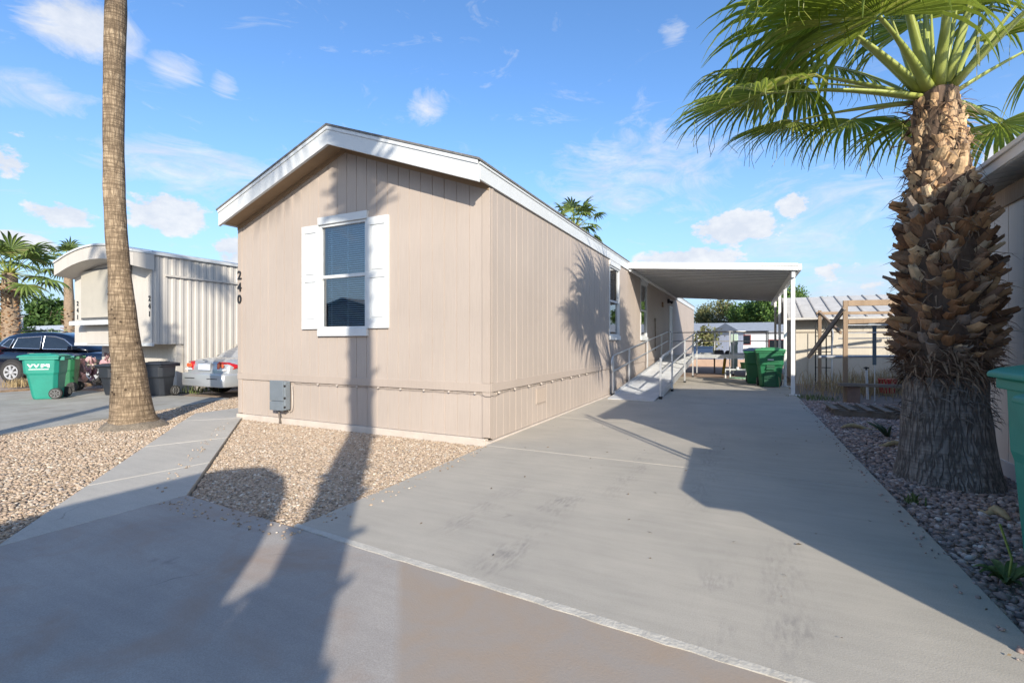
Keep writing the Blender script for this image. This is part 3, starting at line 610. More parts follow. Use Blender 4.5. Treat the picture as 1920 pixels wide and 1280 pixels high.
for dy, z0, z1 in ((0, -.02, .055), (.018, .055, .085), (0, .085, .155)):
    mb.add([(HX1 + .02, CY0 + dy - .03, cz(HX1) + z0), (CXR + .02, CY0 + dy - .03, cz(CXR) + z0), (CXR + .02, CY0 + dy - .03, cz(CXR) + z1), (HX1 + .02, CY0 + dy - .03, cz(HX1) + z1), (HX1 + .02, CY0 + .03, cz(HX1) + z0), (CXR + .02, CY0 + .03, cz(CXR) + z0), (CXR + .02, CY0 + .03, cz(CXR) + z1), (HX1 + .02, CY0 + .03, cz(HX1) + z1)],
           [(0, 1, 2, 3), (4, 7, 6, 5), (0, 4, 5, 1), (3, 2, 6, 7), (1, 5, 6, 2), (0, 3, 7, 4)])
mb.build('front_fascia', M_pan, cp, bevel=.006)
MB().box(CXR + .021, CXR + .10, CY0 - .03, CY1, cz(CXR) - .02, cz(CXR) + .14).build('gutter', M_pan, cp, bevel=.008)
MB().box(HX1 + .035, HX1 + .09, CY0 + .04, CY1, cz(HX1) - .10, cz(HX1) - .02).build('wall_hanger', M_pan, cp)
MB().box(1.05, 1.13, CY0 + .04, CY1, cz(1.1) - .19, cz(1.1) - .02).build('beam', M_pan, cp, bevel=.004)
for y in (13.95, 16.55, 19.1, 21.75):
    mb = MB(); s = .045 if y < 15 else .04; mb.box(1.09 - s, 1.09 + s, y - s, y + s, -.04, cz(1.1) - .19); mb.box(1.09 - s * .4, 1.09 + s * .4, y - s - .006, y - s - .0005, .0, cz(1.1) - .2); mb.box(1.0, 1.24, y - .07, y + .07, -.035, .008)
    mb.build('post', M_pan, cp, bevel=.004)

# ================================================================ RAMP
rp_ = thing('wheelchair_ramp', 'aluminium wheelchair ramp with tubular handrails rising along the house wall', 'ramp', (-2.38, 11.0, 0))
RX0, RX1, RYS, RYE, RH = -2.90, -1.84, 11.0, 21.0, .80
def rzz(y): return max(0.015, (y - RYS - .15) / (RYE - RYS - .15) * RH) if y < RYE else RH
mb = MB()
ysr = [RYS + (RYE - RYS) * k / 8 for k in range(9)]
for a, b in zip(ysr[:-1], ysr[1:]):
    za, zb = rzz(a), rzz(b)
    mb.add([(RX0, a, za), (RX1, a, za), (RX1, b - .01, zb), (RX0, b - .01, zb), (RX0, a, za - .02), (RX1, a, za - .02), (RX1, b - .01, zb - .02), (RX0, b - .01, zb - .02)], [(0, 1, 2, 3), (7, 6, 5, 4), (0, 4, 5, 1), (1, 5, 6, 2), (2, 6, 7, 3), (3, 7, 4, 0)])
mb.build('deck', M_deck, rp_)
mb = MB()
for k in range(150):
    y = RYS + .3 + (RYE - RYS - .4) * k / 150; z = rzz(y); mb.box(RX0 + .02, RX1 - .02, y, y + .012, z + .0005, z + .004)
mb.build('tread_ribs', M_deck, rp_)
for x0, x1 in ((RX0 - .035, RX0 - .001), (RX1 + .001, RX1 + .035)):
    mb = MB(); ya, yb = RYS + .75, RYE; mb.add([(x, y, rzz(y) + z) for x in (x0, x1) for y, z in ((ya, -.08), (yb, -.11), (yb, .07), (ya, .06))], [(0, 1, 2, 3), (7, 6, 5, 4), (0, 4, 5, 1), (1, 5, 6, 2), (2, 6, 7, 3), (3, 7, 4, 0)]); mb.build('side_channel', M_galv, rp_, bevel=.003)
mb = MB(); mb.box(RX0, .80, RYE + .005, RYE + 1.55, RH - .02, RH)
mb.build('landing_deck', M_deck, rp_)
mb = MB(); mb.box(RX1 + .04, .80, RYE - .04, RYE, RH - .13, RH + .02); mb.box(RX1 + .04, .80, RYE + 1.56, RYE + 1.6, RH - .13, RH + .06); mb.box(.805, .84, RYE - .04, RYE + 1.6, RH - .13, RH + .06); mb.build('landing_frame', M_galv, rp_)
def post(x, y, ztop, side, h=.06):
    mb = MB(); mb.box(x - .022, x + .022, y - h / 2, y + h / 2, .05, ztop); p = mb.build('post', M_galv, rp_, bevel=.004)
    MB().box(x - .035, x + .035, y - .05, y + .05, -.005, .06).build('foot', M_rubber, p, bevel=.006)
for y in (11.75, 13.6, 16.4, 19.4): post(RX0 - .06, y, rzz(y) + .94, -1)
for y in (11.55, 13.5, 16.5, 19.2, 20.9): post(RX1 + .06, y, rzz(y) + .94, 1)
for x, y in ((RX0 - .06, 22.4), (-.55, RYE - .06), (-.42, RYE - .06), (.80, RYE - .06), (-1.2, RYE + 1.62), (.80, RYE + 1.62)): post(x, y, RH + .97, 1)
for x, s in ((RX0 - .06, -1), (RX1 + .06, 1)):
    mb = MB(); ys_ = RYS + .62; T = lambda y, o: (x + .04 * -s * 0, y, rzz(y) + o); pts = []
    pts = [(x, RYE + .0, RH + .95), (x, ys_ + .22, rzz(ys_ + .2) + .95)]
    for k in range(9):
        a = PI / 2 + PI * k / 8; pts.append((x, ys_ + .15 + .17 * math.cos(a), rzz(ys_) + .75 + .19 * math.sin(a)))
    pts += [(x, ys_ + .22, rzz(ys_ + .2) + .56), (x, RYE, RH + .56)]
    mb.tube(pts, .021, 8); mb.build('handrail', M_galv, rp_, smooth=True)
mb = MB()
for z in (.95, .56): mb.tube([(RX1 + .06, RYE - .06, RH + z), (.80, RYE - .06, RH + z)], .02, 7); mb.tube([(RX0 - .06, RYE + 1.6, RH + z), (.80, RYE + 1.6, RH + z), (.80, RYE, RH + z)], .02, 7); mb.tube([(RX0 - .06, RYE, RH + z), (RX0 - .06, RYE + 1.6, RH + z)], .02, 7)
mb.build('landing_rail', M_galv, rp_, smooth=True)

# ================================================================ TRAILER 241 ON THE LEFT
TX1, TY0, TW, TL = -13.78, 6.92, 4.06, 17.0; TX0 = TX1 - TW; TZ0 = 1.28; TE = 3.62
M_tr = siding_mat('pale grey metal siding', (.50, .465, .42), 30)
M_trw = mat('faded white metal', (.52, .53, .53), .6, .12, 5)
tr = thing('mobile_home', 'older pale mobile home with bowed roof, corrugated side and covered front window, numbered 241', 'mobile home', (TX1 - TW / 2, TY0, 0))
def bow(u): t = (u - TX0) / TW * 2 - 1; return TE + .31 * (1 - t * t)
w = MB(); wf = lambda u, d, z: (u, TY0 + d, z)
BREAKS = [TX0 + TW * k / 16 for k in range(1, 16)]
grooved(w, (TX0, TX1), wf, TZ0, bow, step=.1, gw=.008, gd=.004, phase=.05); BREAKS = []
w.build('front_wall', M_tr, tr, fix=False)
w = MB(); nC = int(TL / .20)
def corr(y): f = (y - TY0) % .30; return 0 if f < .12 else (.035 if .15 < f < .27 else .018)
prev = None; ysC = []
for k in range(nC): y = TY0 + k * .20; ysC += [(y, 0), (y + .07, 0), (y + .10, .02), (y + .17, .02), (y + .1999, 0)]
for (ya, da), (yb, db) in zip(ysC[:-1], ysC[1:]):
    low = TZ0 if ya < TY0 + .75 else .42
    w.add([(TX1 + da - .02, ya, low), (TX1 + db - .02, yb, low), (TX1 + db - .02, yb, TE + .02), (TX1 + da - .02, ya, TE + .02)], [(0, 1, 2, 3)])
w.build('side_wall', M_tr, tr, fix=False)
w = MB(); w.box(TX0, TX1 - .03, TY0 + .02, TY0 + TL, TZ0, 3.55) if False else None
w.add([(TX0, TY0, TZ0), (TX0, TY0 + TL, TZ0), (TX0, TY0 + TL, TE), (TX0, TY0, TE), (TX1, TY0 + TL, TZ0), (TX1, TY0 + TL, TE), (TX1 - .03, TY0, TZ0)], [(0, 1, 2, 3), (1, 4, 5, 2), (0, 6, 4, 1)]); w.build('rear_wall', M_tr, tr)
mb = MB(); ring = [TX0 - .06 + (TW + .12) * k / 16 for k in range(17)]
mb.loft([[(u, y, bow(min(max(u, TX0), TX1)) + dz) for u in ring] + [(u, y, bow(min(max(u, TX0), TX1)) + dz - .05) for u in reversed(ring)] for y, dz in ((TY0 - .48, .03), (TY0 + TL, .03))]); mb.build('roof', M_trw, tr)
mb = MB()   # projecting roof cap over the front window
rings = []
for y, b_ in ((TY0 - .45, -.37), (TY0 + .02, -.43)):
    rings.append([(u, y, bow(min(max(u, TX0), TX1)) - .03) for u in ring] + [(u, y, bow(min(max(u, TX0), TX1)) + b_) for u in reversed(ring)])
mb.loft(rings); mb.build('roof_cap', M_tr, tr)
MB().box(TX1 - .02, TX1 + .05, TY0 - .02, TY0 + TL, TE - .02, TE + .06).build('drip_edge', M_trw, tr)
MB().box(TX1 + .021, TX1 + .05, TY0 + .3, TY0 + TL, TE - .55, TE - .50).build('side_trim', M_tr, tr)
M_shade = mat('beige sun screen', (.40, .37, .315), .85, .04, 4)
wx0, wx1 = TX0 + .50, TX1 - .95
mb = MB(); mb.box(wx0, wx1, TY0 - .05, TY0 - .004, 1.98, 3.40); wn = mb.build('window', mat('dark window frame', (.10, .10, .10), .5, .1), tr)
MB().box(wx0 + .05, wx1 - .05, TY0 - .07, TY0 - .051, 2.03, 3.36).build('sun_screen', M_shade, wn)
mb = MB(); mb.prism([(TY0 - .33, 1.80), (TY0 - .005, 1.88), (TY0 - .005, 1.97), (TY0 - .33, 1.92)], lambda u, v, w: (w, u, v), wx0, wx1 + .1); mb.build('sill_awning', M_trw, tr, bevel=.008)
mb = MB(); mb.box(wx0 + .3, wx1 - .1, TY0 - .03, TY0 - .004, TZ0, 1.78); mb.build('lower_panel', M_tr, tr)
for i, ch in enumerate('241'):
    put_text('house_number', ch, .19, M_black, tr, face_mat((TX0 + .20, TY0 - .012, 2.46 - i * .20), (1, 0, 0), (0, 0, 1)), .006, .003)
    put_text('house_number', ch, .19, M_black, tr, face_mat((TX1 - .09, TY0 - .012, 2.46 - i * .20), (1, 0, 0), (0, 0, 1)), .006, .003)
mb = MB(); w = MB(); grooved(w, (TX0 + .1, TX1 - .05), lambda u, d, z: (u, TY0 + .62 + d, z), -.05, lambda u: TZ0, step=.12, gw=.008, gd=.004)
w.add([(TX1 - .05, TY0 + .62, -.05), (TX1 - .05, TY0 + TL, -.05), (TX1 - .05, TY0 + TL, TZ0), (TX1 - .05, TY0 + .62, TZ0), (TX0 + .1, TY0 + .62, -.05), (TX0 + .1, TY0 + TL, -.05), (TX0 + .1, TY0 + TL, TZ0), (TX0 + .1, TY0 + .62, TZ0)], [(0, 1, 2, 3), (4, 5, 6, 7)]); w.build('skirting', M_tr, tr, fix=False)
MB().box(TX0, TX1 + .01, TY0 - .012, TY0 + .05, TZ0 - .05, TZ0 + .03).build('bottom_trim', M_trw, tr)
mb = MB(); mb.box(TX1 + .03, TX1 + .06, TY0 + 2.2, TY0 + 5.4, .45, 1.28); mb.build('side_hatch', M_tr, tr, bevel=.005)

# ================================================================ HOME ON THE RIGHT (its shade lies over the drive)
nh = thing('mobile_home', 'pale home at the right edge behind the big shaggy palm, with metal roof edge', 'mobile home', (2.42, 5.8, 0))
NX, NY0, NY1, NE = 2.42, 3.0, 8.55, 2.92
M_nw = siding_mat('cream sheet siding', (.68, .62, .55), 40)
w = MB(); grooved(w, (NY0, NY1), lambda u, d, z: (NX + d, u, z), -.05, lambda u: NE, step=.30); w.build('side_wall', M_nw, nh, fix=False)
w = MB(); w.add([(NX, NY0, -.05), (13, NY0, -.05), (13, NY0, 4.2), (NX, NY0, NE), (NX, NY1, -.05), (13, NY1, -.05), (13, NY1, 4.2), (NX, NY1, NE)], [(0, 1, 2, 3), (4, 7, 6, 5), (1, 5, 6, 2)]); w.build('end_wall', M_nw, nh)
NXE = 2.17
mb = MB(); sl = .17
for k in range(28):
    y = NY0 - .25 + (NY1 - NY0 + .4) * k / 28; s = (NY1 - NY0 + .4) / 28
    for ya, yb, za, zb in ((y, y + s * .8, 0, 0), (y + s * .8, y + s * .85, 0, .03), (y + s * .85, y + s * .96, .03, .03), (y + s * .96, y + s, .03, 0)):
        mb.add([(NXE, ya, 3.00 + za), (13.2, ya, 3.00 + za + 11 * .115), (13.2, yb, 3.00 + zb + 11 * .115), (NXE, yb, 3.0 + zb)], [(0, 1, 2, 3)])
mb.build('roof', M_pan, nh, fix=False)
mb = MB(); mb.box(NXE - .035, NXE - .005, NY0 - .27, NY1 + .17, 2.96, 3.13); mb.box(NXE - .06, NXE - .036, NY0 - .27, NY1 + .17, 3.07, 3.115); mb.box(NXE - .05, NXE - .036, NY0 - .27, NY1 + .17, 2.965, 3.0); mb.build('roof_edge', M_pan, nh, bevel=.004)
MB().box(NX - .03, NX - .002, NY0, NY1, 2.74, NE).build('wood_trim', M_wood, nh)
MB().box(NX - .025, NX + .02, NY0, NY1, -.07, .12).build('base_board', M_white, nh)
mb = MB(); mb.box(2.25, 5.4, 1.36, NY0 - .01, -.05, 1.60); mb.build('shade_lean_to', M_nw, nh)  # unseen lean-to added, its outline shaped for the shadow on the drive
mb = MB(); mb.prism([(1.10, 1.70), (1.40, 1.60), (NY0 - .01, 1.80), (NY0 - .01, 1.92), (1.2, 1.87)], lambda u, v, w: (w, u, v), 2.18, 5.6); mb.build('shade_lean_to_roof', M_pan, nh)
mb = MB(); mb.tube([(2.22, 2.42, 1.8), (2.22, 2.42, 3.35)], .028, 7); mb.tube([(2.22, 2.28, 1.8), (2.22, 2.28, 3.3)], .02, 7); mb.build('vent_pipe', M_galv, nh)

# ================================================================ PALMS
M_leaf = ramp_mat('fan palm leaf', [(0, (.12, .165, .02)), (.4, (.19, .25, .03)), (.75, (.27, .33, .05)), (1, (.40, .38, .11))], .42, translucent=.52, nmix=.12)
M_leaf_far = ramp_mat('distant palm leaf', [(0, (.08, .12, .03)), (.5, (.13, .19, .04)), (.9, (.19, .25, .06)), (1, (.28, .25, .11))], .55, translucent=.25, nmix=.12)
M_petiole = mat('yellow green stalk', (.22, .26, .045), .4, .2, 4, 0, col2=(.33, .36, .09))
M_thread = mat('dry leaf thread', (.50, .42, .26), .8, .2)
M_boot = ramp_mat('old leaf bases', [(0, (.07, .04, .028)), (.25, (.30, .155, .075)), (.45, (.44, .27, .14)), (.6, (.17, .10, .07)), (.75, (.36, .24, .15)), (.87, (.20, .17, .155)), (1, (.64, .47, .29))], .85, .6, 50, nmix=.35, nscale=9, stretch=(1, 1, 1))
M_boot_pale = ramp_mat('fresh leaf bases', [(0, (.34, .20, .11)), (.3, (.48, .31, .17)), (.6, (.56, .39, .23)), (.85, (.42, .28, .17)), (1, (.62, .48, .32))], .85, .6, 50, nmix=.3, nscale=12)
M_fibre = ramp_mat('trunk fibre', [(0, (.07, .04, .028)), (.5, (.16, .095, .06)), (1, (.30, .22, .15))], .95, nmix=.3)
M_bark_big = bark_mat('grey brown palm bark', (.20, .175, .155), (.42, .375, .335), 7, 22, 1.0, .25, .72)
M_bark_tan = bark_mat('tan palm bark', (.225, .165, .11), (.42, .325, .22), 8, 17, .7, .42, .40)
M_core = mat('dark trunk core', (.10, .065, .045), .95, .35, 9, .9, 25, stretch=(1, 1, .3))
M_bark_far = mat('far palm bark', (.26, .19, .13), .95, .35, 9, .9, 25, stretch=(1, 1, 2.5))
Z = Vector((0, 0, 1))
def frond_parts(base, hdir, el, plen, r, sag=.12, A=118, nseg=38, droop=.55, bend=.6, seed=0, twist=0.0, threads=6):
    rn = random.Random(seed); h = Vector(hdir); h.z = 0; h.normalize(); base = Vector(base)
    d0 = h * math.cos(el) + Z * math.sin(el); pts = []
    for i in range(8):
        t = i / 7; pts.append(base + d0 * (plen * t) - Z * (sag * plen * t * t))
    pet = MB(); s0 = h.cross(Z).normalized()
    rs = [.052 - .034 * min(1, i / 5) for i in range(8)]; rings = []
    for i, p in enumerate(pts):
        t = (pts[min(i + 1, 7)] - pts[max(i - 1, 0)]).normalized(); n = s0.cross(t).normalized(); w = rs[i]
        rings.append([p + s0 * w * 1.2, p + s0 * w * .8 - n * w * .55, p - n * w * .75, p - s0 * w * .8 - n * w * .55, p - s0 * w * 1.2, p + n * w * .15])
    pet.loft(rings)
    T = (pts[-1] - pts[-2]).normalized(); N0 = s0.cross(T).normalized()
    Sx = (s0 * math.cos(twist) + N0 * math.sin(twist)).normalized(); N = Sx.cross(T).normalized(); hub = pts[-1]
    bl = MB(); th = MB(); da = 2 * R_(A) / nseg; ST = (0.03, .2, .38, .52, .64, .76, .88, 1.0)
    for k in range(nseg):
        a = -R_(A) + da * (k + .5); d = T * math.cos(a) + Sx * math.sin(a); rl = r * (.86 + .14 * math.cos(a * .8)) * rn.uniform(.93, 1.07)
        W = d.cross(N).normalized(); tb = rn.uniform(bend - .08, bend + .16); hang = rn.uniform(.5, 1.05) * droop; p = hub + d * (rl * .02); prev = .02; rows = []; dd = d.copy()
        for t in ST:
            if t > tb: dd = (dd - Z * (hang * (t - prev) / .12 * .42) + Vector((rn.uniform(-.05, .05), rn.uniform(-.05, .05), 0))).normalized()
            else: dd = (d - N * (.35 * t * t) - Z * (.10 * t)).normalized()
            p = p + dd * (rl * (t - prev)); prev = t
            wid = rl * t * da * .5 if t <= .5 else rl * .5 * da * .5 * max(.06, (1 - ((t - .5) / .5) ** 1.3))
            fold = wid * .55; up = N if t < tb else W.cross(dd).normalized() * (1 if W.cross(dd).dot(N) > 0 else -1)
            rows.append((p - W * wid, p + up * fold, p + W * wid))
        vs = [q for row in rows for q in row]; fs = []
        for i in range(len(ST) - 1):
            fs += [(i * 3, i * 3 + 1, i * 3 + 4, i * 3 + 3), (i * 3 + 1, i * 3 + 2, i * 3 + 5, i * 3 + 4)]
        bl.add(vs, fs)
        if rn.random() < threads / nseg:
            q = rows[4][0]; b_ = [q, q - Z * .12 + W * .02, q - Z * .3 + W * rn.uniform(-.06, .06), q - Z * .42 + W * rn.uniform(-.1, .1)]; bl.tube(b_, .003, 3)
    return pet, bl, th
def add_frond(root, m, *a, **k):
    pet, bl, th = frond_parts(*a, **k)
    f = bl.build('frond', m, root, fix=False); pet.build('petiole', M_petiole, f, smooth=True)
    return f
def trunk_mesh(mb, prof, nseg=28, wob=.03, seed=3):
    """prof: (z, x, y, radius) stations"""
    rings = []
    for z, x, y, r in prof:
        ring = []
        for k in range(nseg):
            a = 2 * PI * k / nseg; q = 1 + wob * mnoise.noise(Vector((math.cos(a) * 1.6, math.sin(a) * 1.6, z * 1.8 + seed))) * 2
            ring.append((x + r * q * math.cos(a), y + r * q * math.sin(a), z))
        rings.append(ring)
    mb.loft(rings); return mb
def interp(prof, z):
    for a, b in zip(prof[:-1], prof[1:]):
        if a[0] <= z <= b[0]:
            t = (z - a[0]) / (b[0] - a[0] + 1e-9); return [a[i] + (b[i] - a[i]) * t for i in range(4)]
    return list(prof[-1] if z > prof[-1][0] else prof[0])
def densify(prof, step):
    z = prof[0][0]; out = []
    while z < prof[-1][0]: out.append(tuple([z] + interp(prof, z)[1:])); z += step
    out.append(prof[-1]); return out
def boots(prof, z0, z1, n, lenf, outf, wf, seed=1, mb=None):
    """cut stubs of old fronds spiralling up a trunk"""
    rn = random.Random(seed); mb = mb or MB()
    for i in range(n):
        z = z0 + (z1 - z0) * (i + rn.random() * .6) / n; _, x, y, r = interp(prof, z); a = i * 2.39996 + rn.uniform(-.25, .25)
        o = Vector((math.cos(a), math.sin(a), 0)); s = Vector((-math.sin(a), math.cos(a), 0)); s = (s + Z * rn.uniform(-.35, .35)).normalized()
        L = lenf(z) * rn.uniform(.7, 1.25); w = wf(z) * rn.uniform(.7, 1.2); th = outf(z) + rn.uniform(-.3, .3); p = Vector((x, y, z)) + o * (r * .86); rings = []
        curl = rn.uniform(-.2, .75); th0 = th; side = rn.uniform(-.35, .35)
        for j in range(5):
            t = j / 4; ang = th0 - curl * t; d = (o * math.sin(ang) + Z * math.cos(ang) + s * side * t).normalized(); n_ = d.cross(s).normalized()
            if j: p = p + d * (L / 4)
            ww = w * (1 - .5 * t ** .8) * .5; tk = .028 * (1 - .55 * t); cup = ww * .45
            e = rn.uniform(-.02, .02) if j == 4 else 0
            rings.append([p - s * ww + n_ * cup + d * e, p - s * ww * .5 + n_ * cup * .25, p + d * rn.uniform(-.02, .03) * (j == 4), p + s * ww * .5 + n_ * cup * .25, p + s * ww + n_ * cup - d * e,
                          p + s * ww * .5 + n_ * (cup * .25 - tk), p - n_ * tk, p - s * ww * .5 + n_ * (cup * .25 - tk)])
        mb.loft(rings)
    return mb
def fibres(prof, z0, z1, n, L, seed=2):
    rn = random.Random(seed); mb = MB()
    for i in range(n):
        z = rn.uniform(z0, z1); _, x, y, r = interp(prof, z); a = rn.uniform(0, 2 * PI); o = Vector((math.cos(a), math.sin(a), 0)); s = Vector((-math.sin(a), math.cos(a), 0))
        p = Vector((x, y, z)) + o * (r * rn.uniform(.97, 1.08)); d = (s * rn.uniform(-1, 1) + Z * rn.uniform(-1, .35) + o * rn.uniform(.05, .6)).normalized(); l = L * rn.uniform(.5, 1.4); w = rn.uniform(.004, .012)
        q = p + d * l * .5 + o * .02; e = q + (d - Z * .5 + o * rn.uniform(-.3, .2)).normalized() * l * .5; u = (s + Z * .4).normalized() * w
        mb.add([p - u, p + u, q + u * .8, q - u * .8, e], [(0, 1, 2, 3), (3, 2, 4)])
    return mb
# --- the big one on the right
px_, py_ = 1.795, 6.18
palm = thing('palm_tree', 'stout fan palm right of the driveway, thick trunk shaggy with old leaf bases', 'palm tree', (px_, py_, 0), group='fan palms')
PR = [(-.09, px_ + .02, py_, .60), (.0, px_ + .015, py_, .56), (.15, px_ + .01, py_, .525), (.4, px_, py_, .475), (.75, px_ - .01, py_, .43), (1.0, px_, py_, .42), (1.15, px_, py_, .43), (1.6, px_ + .01, py_, .45), (2.1, px_ + .0, py_, .41), (2.6, px_ - .02, py_, .36), (2.95, px_ - .03, py_, .31), (3.3, px_ - .05, py_, .27), (3.6, px_ - .06, py_, .235), (3.85, px_ - .07, py_, .225)]
PR = [(z, x, y, r * (0.77 - .02 * max(0, min(1, (1.0 - z) / .8)))) for z, x, y, r in PR]
mb = MB(); trunk_mesh(mb, densify([p for p in PR if p[0] <= 1.0] , .07), 56, .03); tk = mb.build('trunk', M_bark_big, palm, smooth=True)
mb = MB(); trunk_mesh(mb, densify([p for p in PR if p[0] >= 1.0], .08), 30, .05); mb.build('trunk_core', M_core, tk, smooth=True)
bm_ = boots(PR, 1.16, 2.75, 330, lambda z: .19, lambda z: R_(74 - 17 * (z - 1.1)), lambda z: .165, 1); b = bm_.build('leaf_bases', M_boot, tk, fix=True)
bm_ = boots(PR, 2.6, 3.78, 150, lambda z: .16 - .05 * (z - 2.6), lambda z: R_(40 - 20 * (z - 2.6)), lambda z: .16, 5); b = bm_.build('upper_leaf_bases', M_boot_pale, tk)
fibres(PR, .98, 1.32, 900, .17, 4).build('fibre_collar', M_fibre, tk, fix=False)
fibres(PR, 1.3, 3.8, 900, .2, 6).build('fibre', M_fibre, tk, fix=False)
fibres([(z, x, y, r * 1.0) for z, x, y, r in PR], .55, 1.0, 260, .12, 8).build('loose_bark', mat('grey bark fibre', (.17, .145, .125), .95, .3, 20), tk, fix=False)
top = Vector((px_ - .07, py_, 3.80))
FR = [  # direction along (image right, away), elevation, stalk, blade, sag
    ((-1, .05), 11, 1.62, 1.05, .14, .86, .15), ((-.62, .75), 16, 1.22, .90, .10, .84, .2), ((-.80, -.42), 34, 1.15, 1.35, .18, .62, .2), ((-.45, -.70), 55, 1.20, 1.2, .15, .65, .2),
    ((-.9, -.1), 40, 1.45, 1.25, .16, .60, -.2), ((-.75, .4), 32, 1.5, 1.1, .14, .62, .3), ((-.25, .9), 48, 1.5, 1.1, .14, .6, 0), ((.05, -.9), 72, 1.4, 1.2, .1, .6, 0),
    ((.85, -.1), 33, 1.45, 1.15, .12, .60, .2), ((.7, .4), 46, 1.4, 1.15, .12, .60, 0), ((.5, -.5), 56, 1.4, 1.1, .1, .6, 0), ((.2, .4), 80, 1.4, 1.2, .05, .6, .2),
    ((.6, .8), 22, 1.4, 1.1, .15, .6, 0), ((-.3, .2), 76, 1.6, 1.2, .05, .6, 0), ((.95, .5), 12, 1.5, 1.05, .15, .6, 0), ((-.5, -.2), 66, 1.6, 1.25, .08, .6, 0), ((.1, .95), 26, 1.4, 1.0, .15, .6, 0), ((.3, -.8), 40, 1.4, 1.0, .15, .6, 0),
    ((-.65, .15), 52, 1.55, 1.2, .14, .6, .3), ((.35, .55), 62, 1.5, 1.15, .1, .6, .2), ((-.4, .55), 38, 1.4, 1.1, .16, .58, -.2), ((.6, .1), 62, 1.5, 1.1, .1, .6, .2)]
for i, ((r_, f_), el, pl, bl_, sg, bd, tw) in enumerate(FR):
    h = RV * r_ + FV * f_; hh = h.normalized(); bd -= .06
    add_frond(palm, M_leaf, top + hh * .13 + Z * (.0 + .1 * max(0, el) / 80), h, R_(el), pl, bl_, sag=sg, A=118 if bl_ > .9 else 100, nseg=40, bend=bd, droop=1.25, seed=40 + i, twist=tw, threads=9)
spl = MB()
for i in range(10):
    a = i * 2.4; o = Vector((math.cos(a), math.sin(a), 0)); spl.tube([top + o * .05, top + o * .09 + Z * .35, top + o * .16 + Z * .8], [.03, .02, .008], 6)
spl.build('spear_leaves', M_petiole, palm, smooth=True)

def crown(root, top, n, r, seed, m=M_leaf_far, lo=-35, hi=80, nseg=22, plen=.8):
    rn = random.Random(seed)
    for i in range(n):
        a = i * 2.39996 + rn.uniform(-.2, .2); el = R_(hi + (lo - hi) * (i + .5) / n + rn.uniform(-8, 8)); h = Vector((math.cos(a), math.sin(a), 0))
        add_frond(root, m, Vector(top) + h * .1, h, el, plen * r * rn.uniform(.8, 1.1), .62 * r * rn.uniform(.85, 1.1), sag=.14, A=112, nseg=nseg, bend=.55, droop=.9, seed=seed * 50 + i, threads=0)
def smooth_palm(x, y, prof, m, label, H, r, n, seed, skirt=None, group='fan palms', nseg=20):
    t = thing('palm_tree', label, 'palm tree', (x, y, 0), group=group)
    P = densify(prof, .12); mb = MB(); trunk_mesh(mb, [(z, cx, cy, rr * (1 + .035 * mnoise.noise(Vector((seed, 3.3, z * 1.7)))+ .025 * mnoise.noise(Vector((seed, 8.3, z * 6))))) for z, cx, cy, rr in P], 36, .03, seed); tr_ = mb.build('trunk', m, t, smooth=True)
    if skirt: boots(prof, skirt[0], skirt[1], skirt[2], lambda z: skirt[3], lambda z: R_(70), lambda z: .16, seed).build('leaf_bases', M_boot, tr_)
    crown(t, prof[-1][1:3] + (prof[-1][0],), n, r, seed, nseg=nseg); return t, tr_
# --- bare trunk left of the walkway
lx, ly = -8.97, 4.23
def off(px, z, d=7.75): # centre of the trunk at a height
    k = (px - 255) * d / FPX; return (lx + k * CY, ly + k * SY)
LP = [(z, *off(px, z), r) for z, px, r in ((-.1, 262, .50), (.0, 260, .455), (.05, 257, .40), (.17, 254, .365), (.5, 250, .315), (.9, 247, .285), (1.3, 241, .252), (1.9, 235, .218), (2.5, 230, .19), (3.1, 224, .178), (3.8, 220, .178), (4.6, 219, .175), (5.3, 219, .176), (6.2, 221, .18), (7.5, 226, .175), (12.3, 232, .16))]
LP = [(z, x, y, r * .81) for z, x, y, r in LP]
lp, ltr = smooth_palm(lx, ly, LP, M_bark_tan, 'bare tan palm trunk rising out of frame beside the concrete walkway', 12.3, 1.9, 22, 3)
mb = MB(); trunk_mesh(mb, [(-.1, lx + .03, ly, .55), (-.04, lx + .02, ly, .47), (.02, lx + .02, ly, .40), (.06, lx + .01, ly, .345)], 40, .10, 5); mb.build('root_flare', mat('grey root mass', (.20, .165, .125), .95, .3, 14, 1.0, 50), ltr, smooth=True)
mb = MB()   # climbing-spike scars
rn = random.Random(9)
for i in range(34):
    z = rn.uniform(.35, 2.3); _, cx, cy, r = interp(LP, z); a = rn.uniform(-2.4, .6); mb.tube([(cx + r * .97 * math.cos(a), cy + r * .97 * math.sin(a), z), (cx + (r + .006) * math.cos(a), cy + (r + .006) * math.sin(a), z)], rn.uniform(.008, .02), 6)
mb.build('scars', mat('dark bark scar', (.05, .032, .02), .95), ltr)
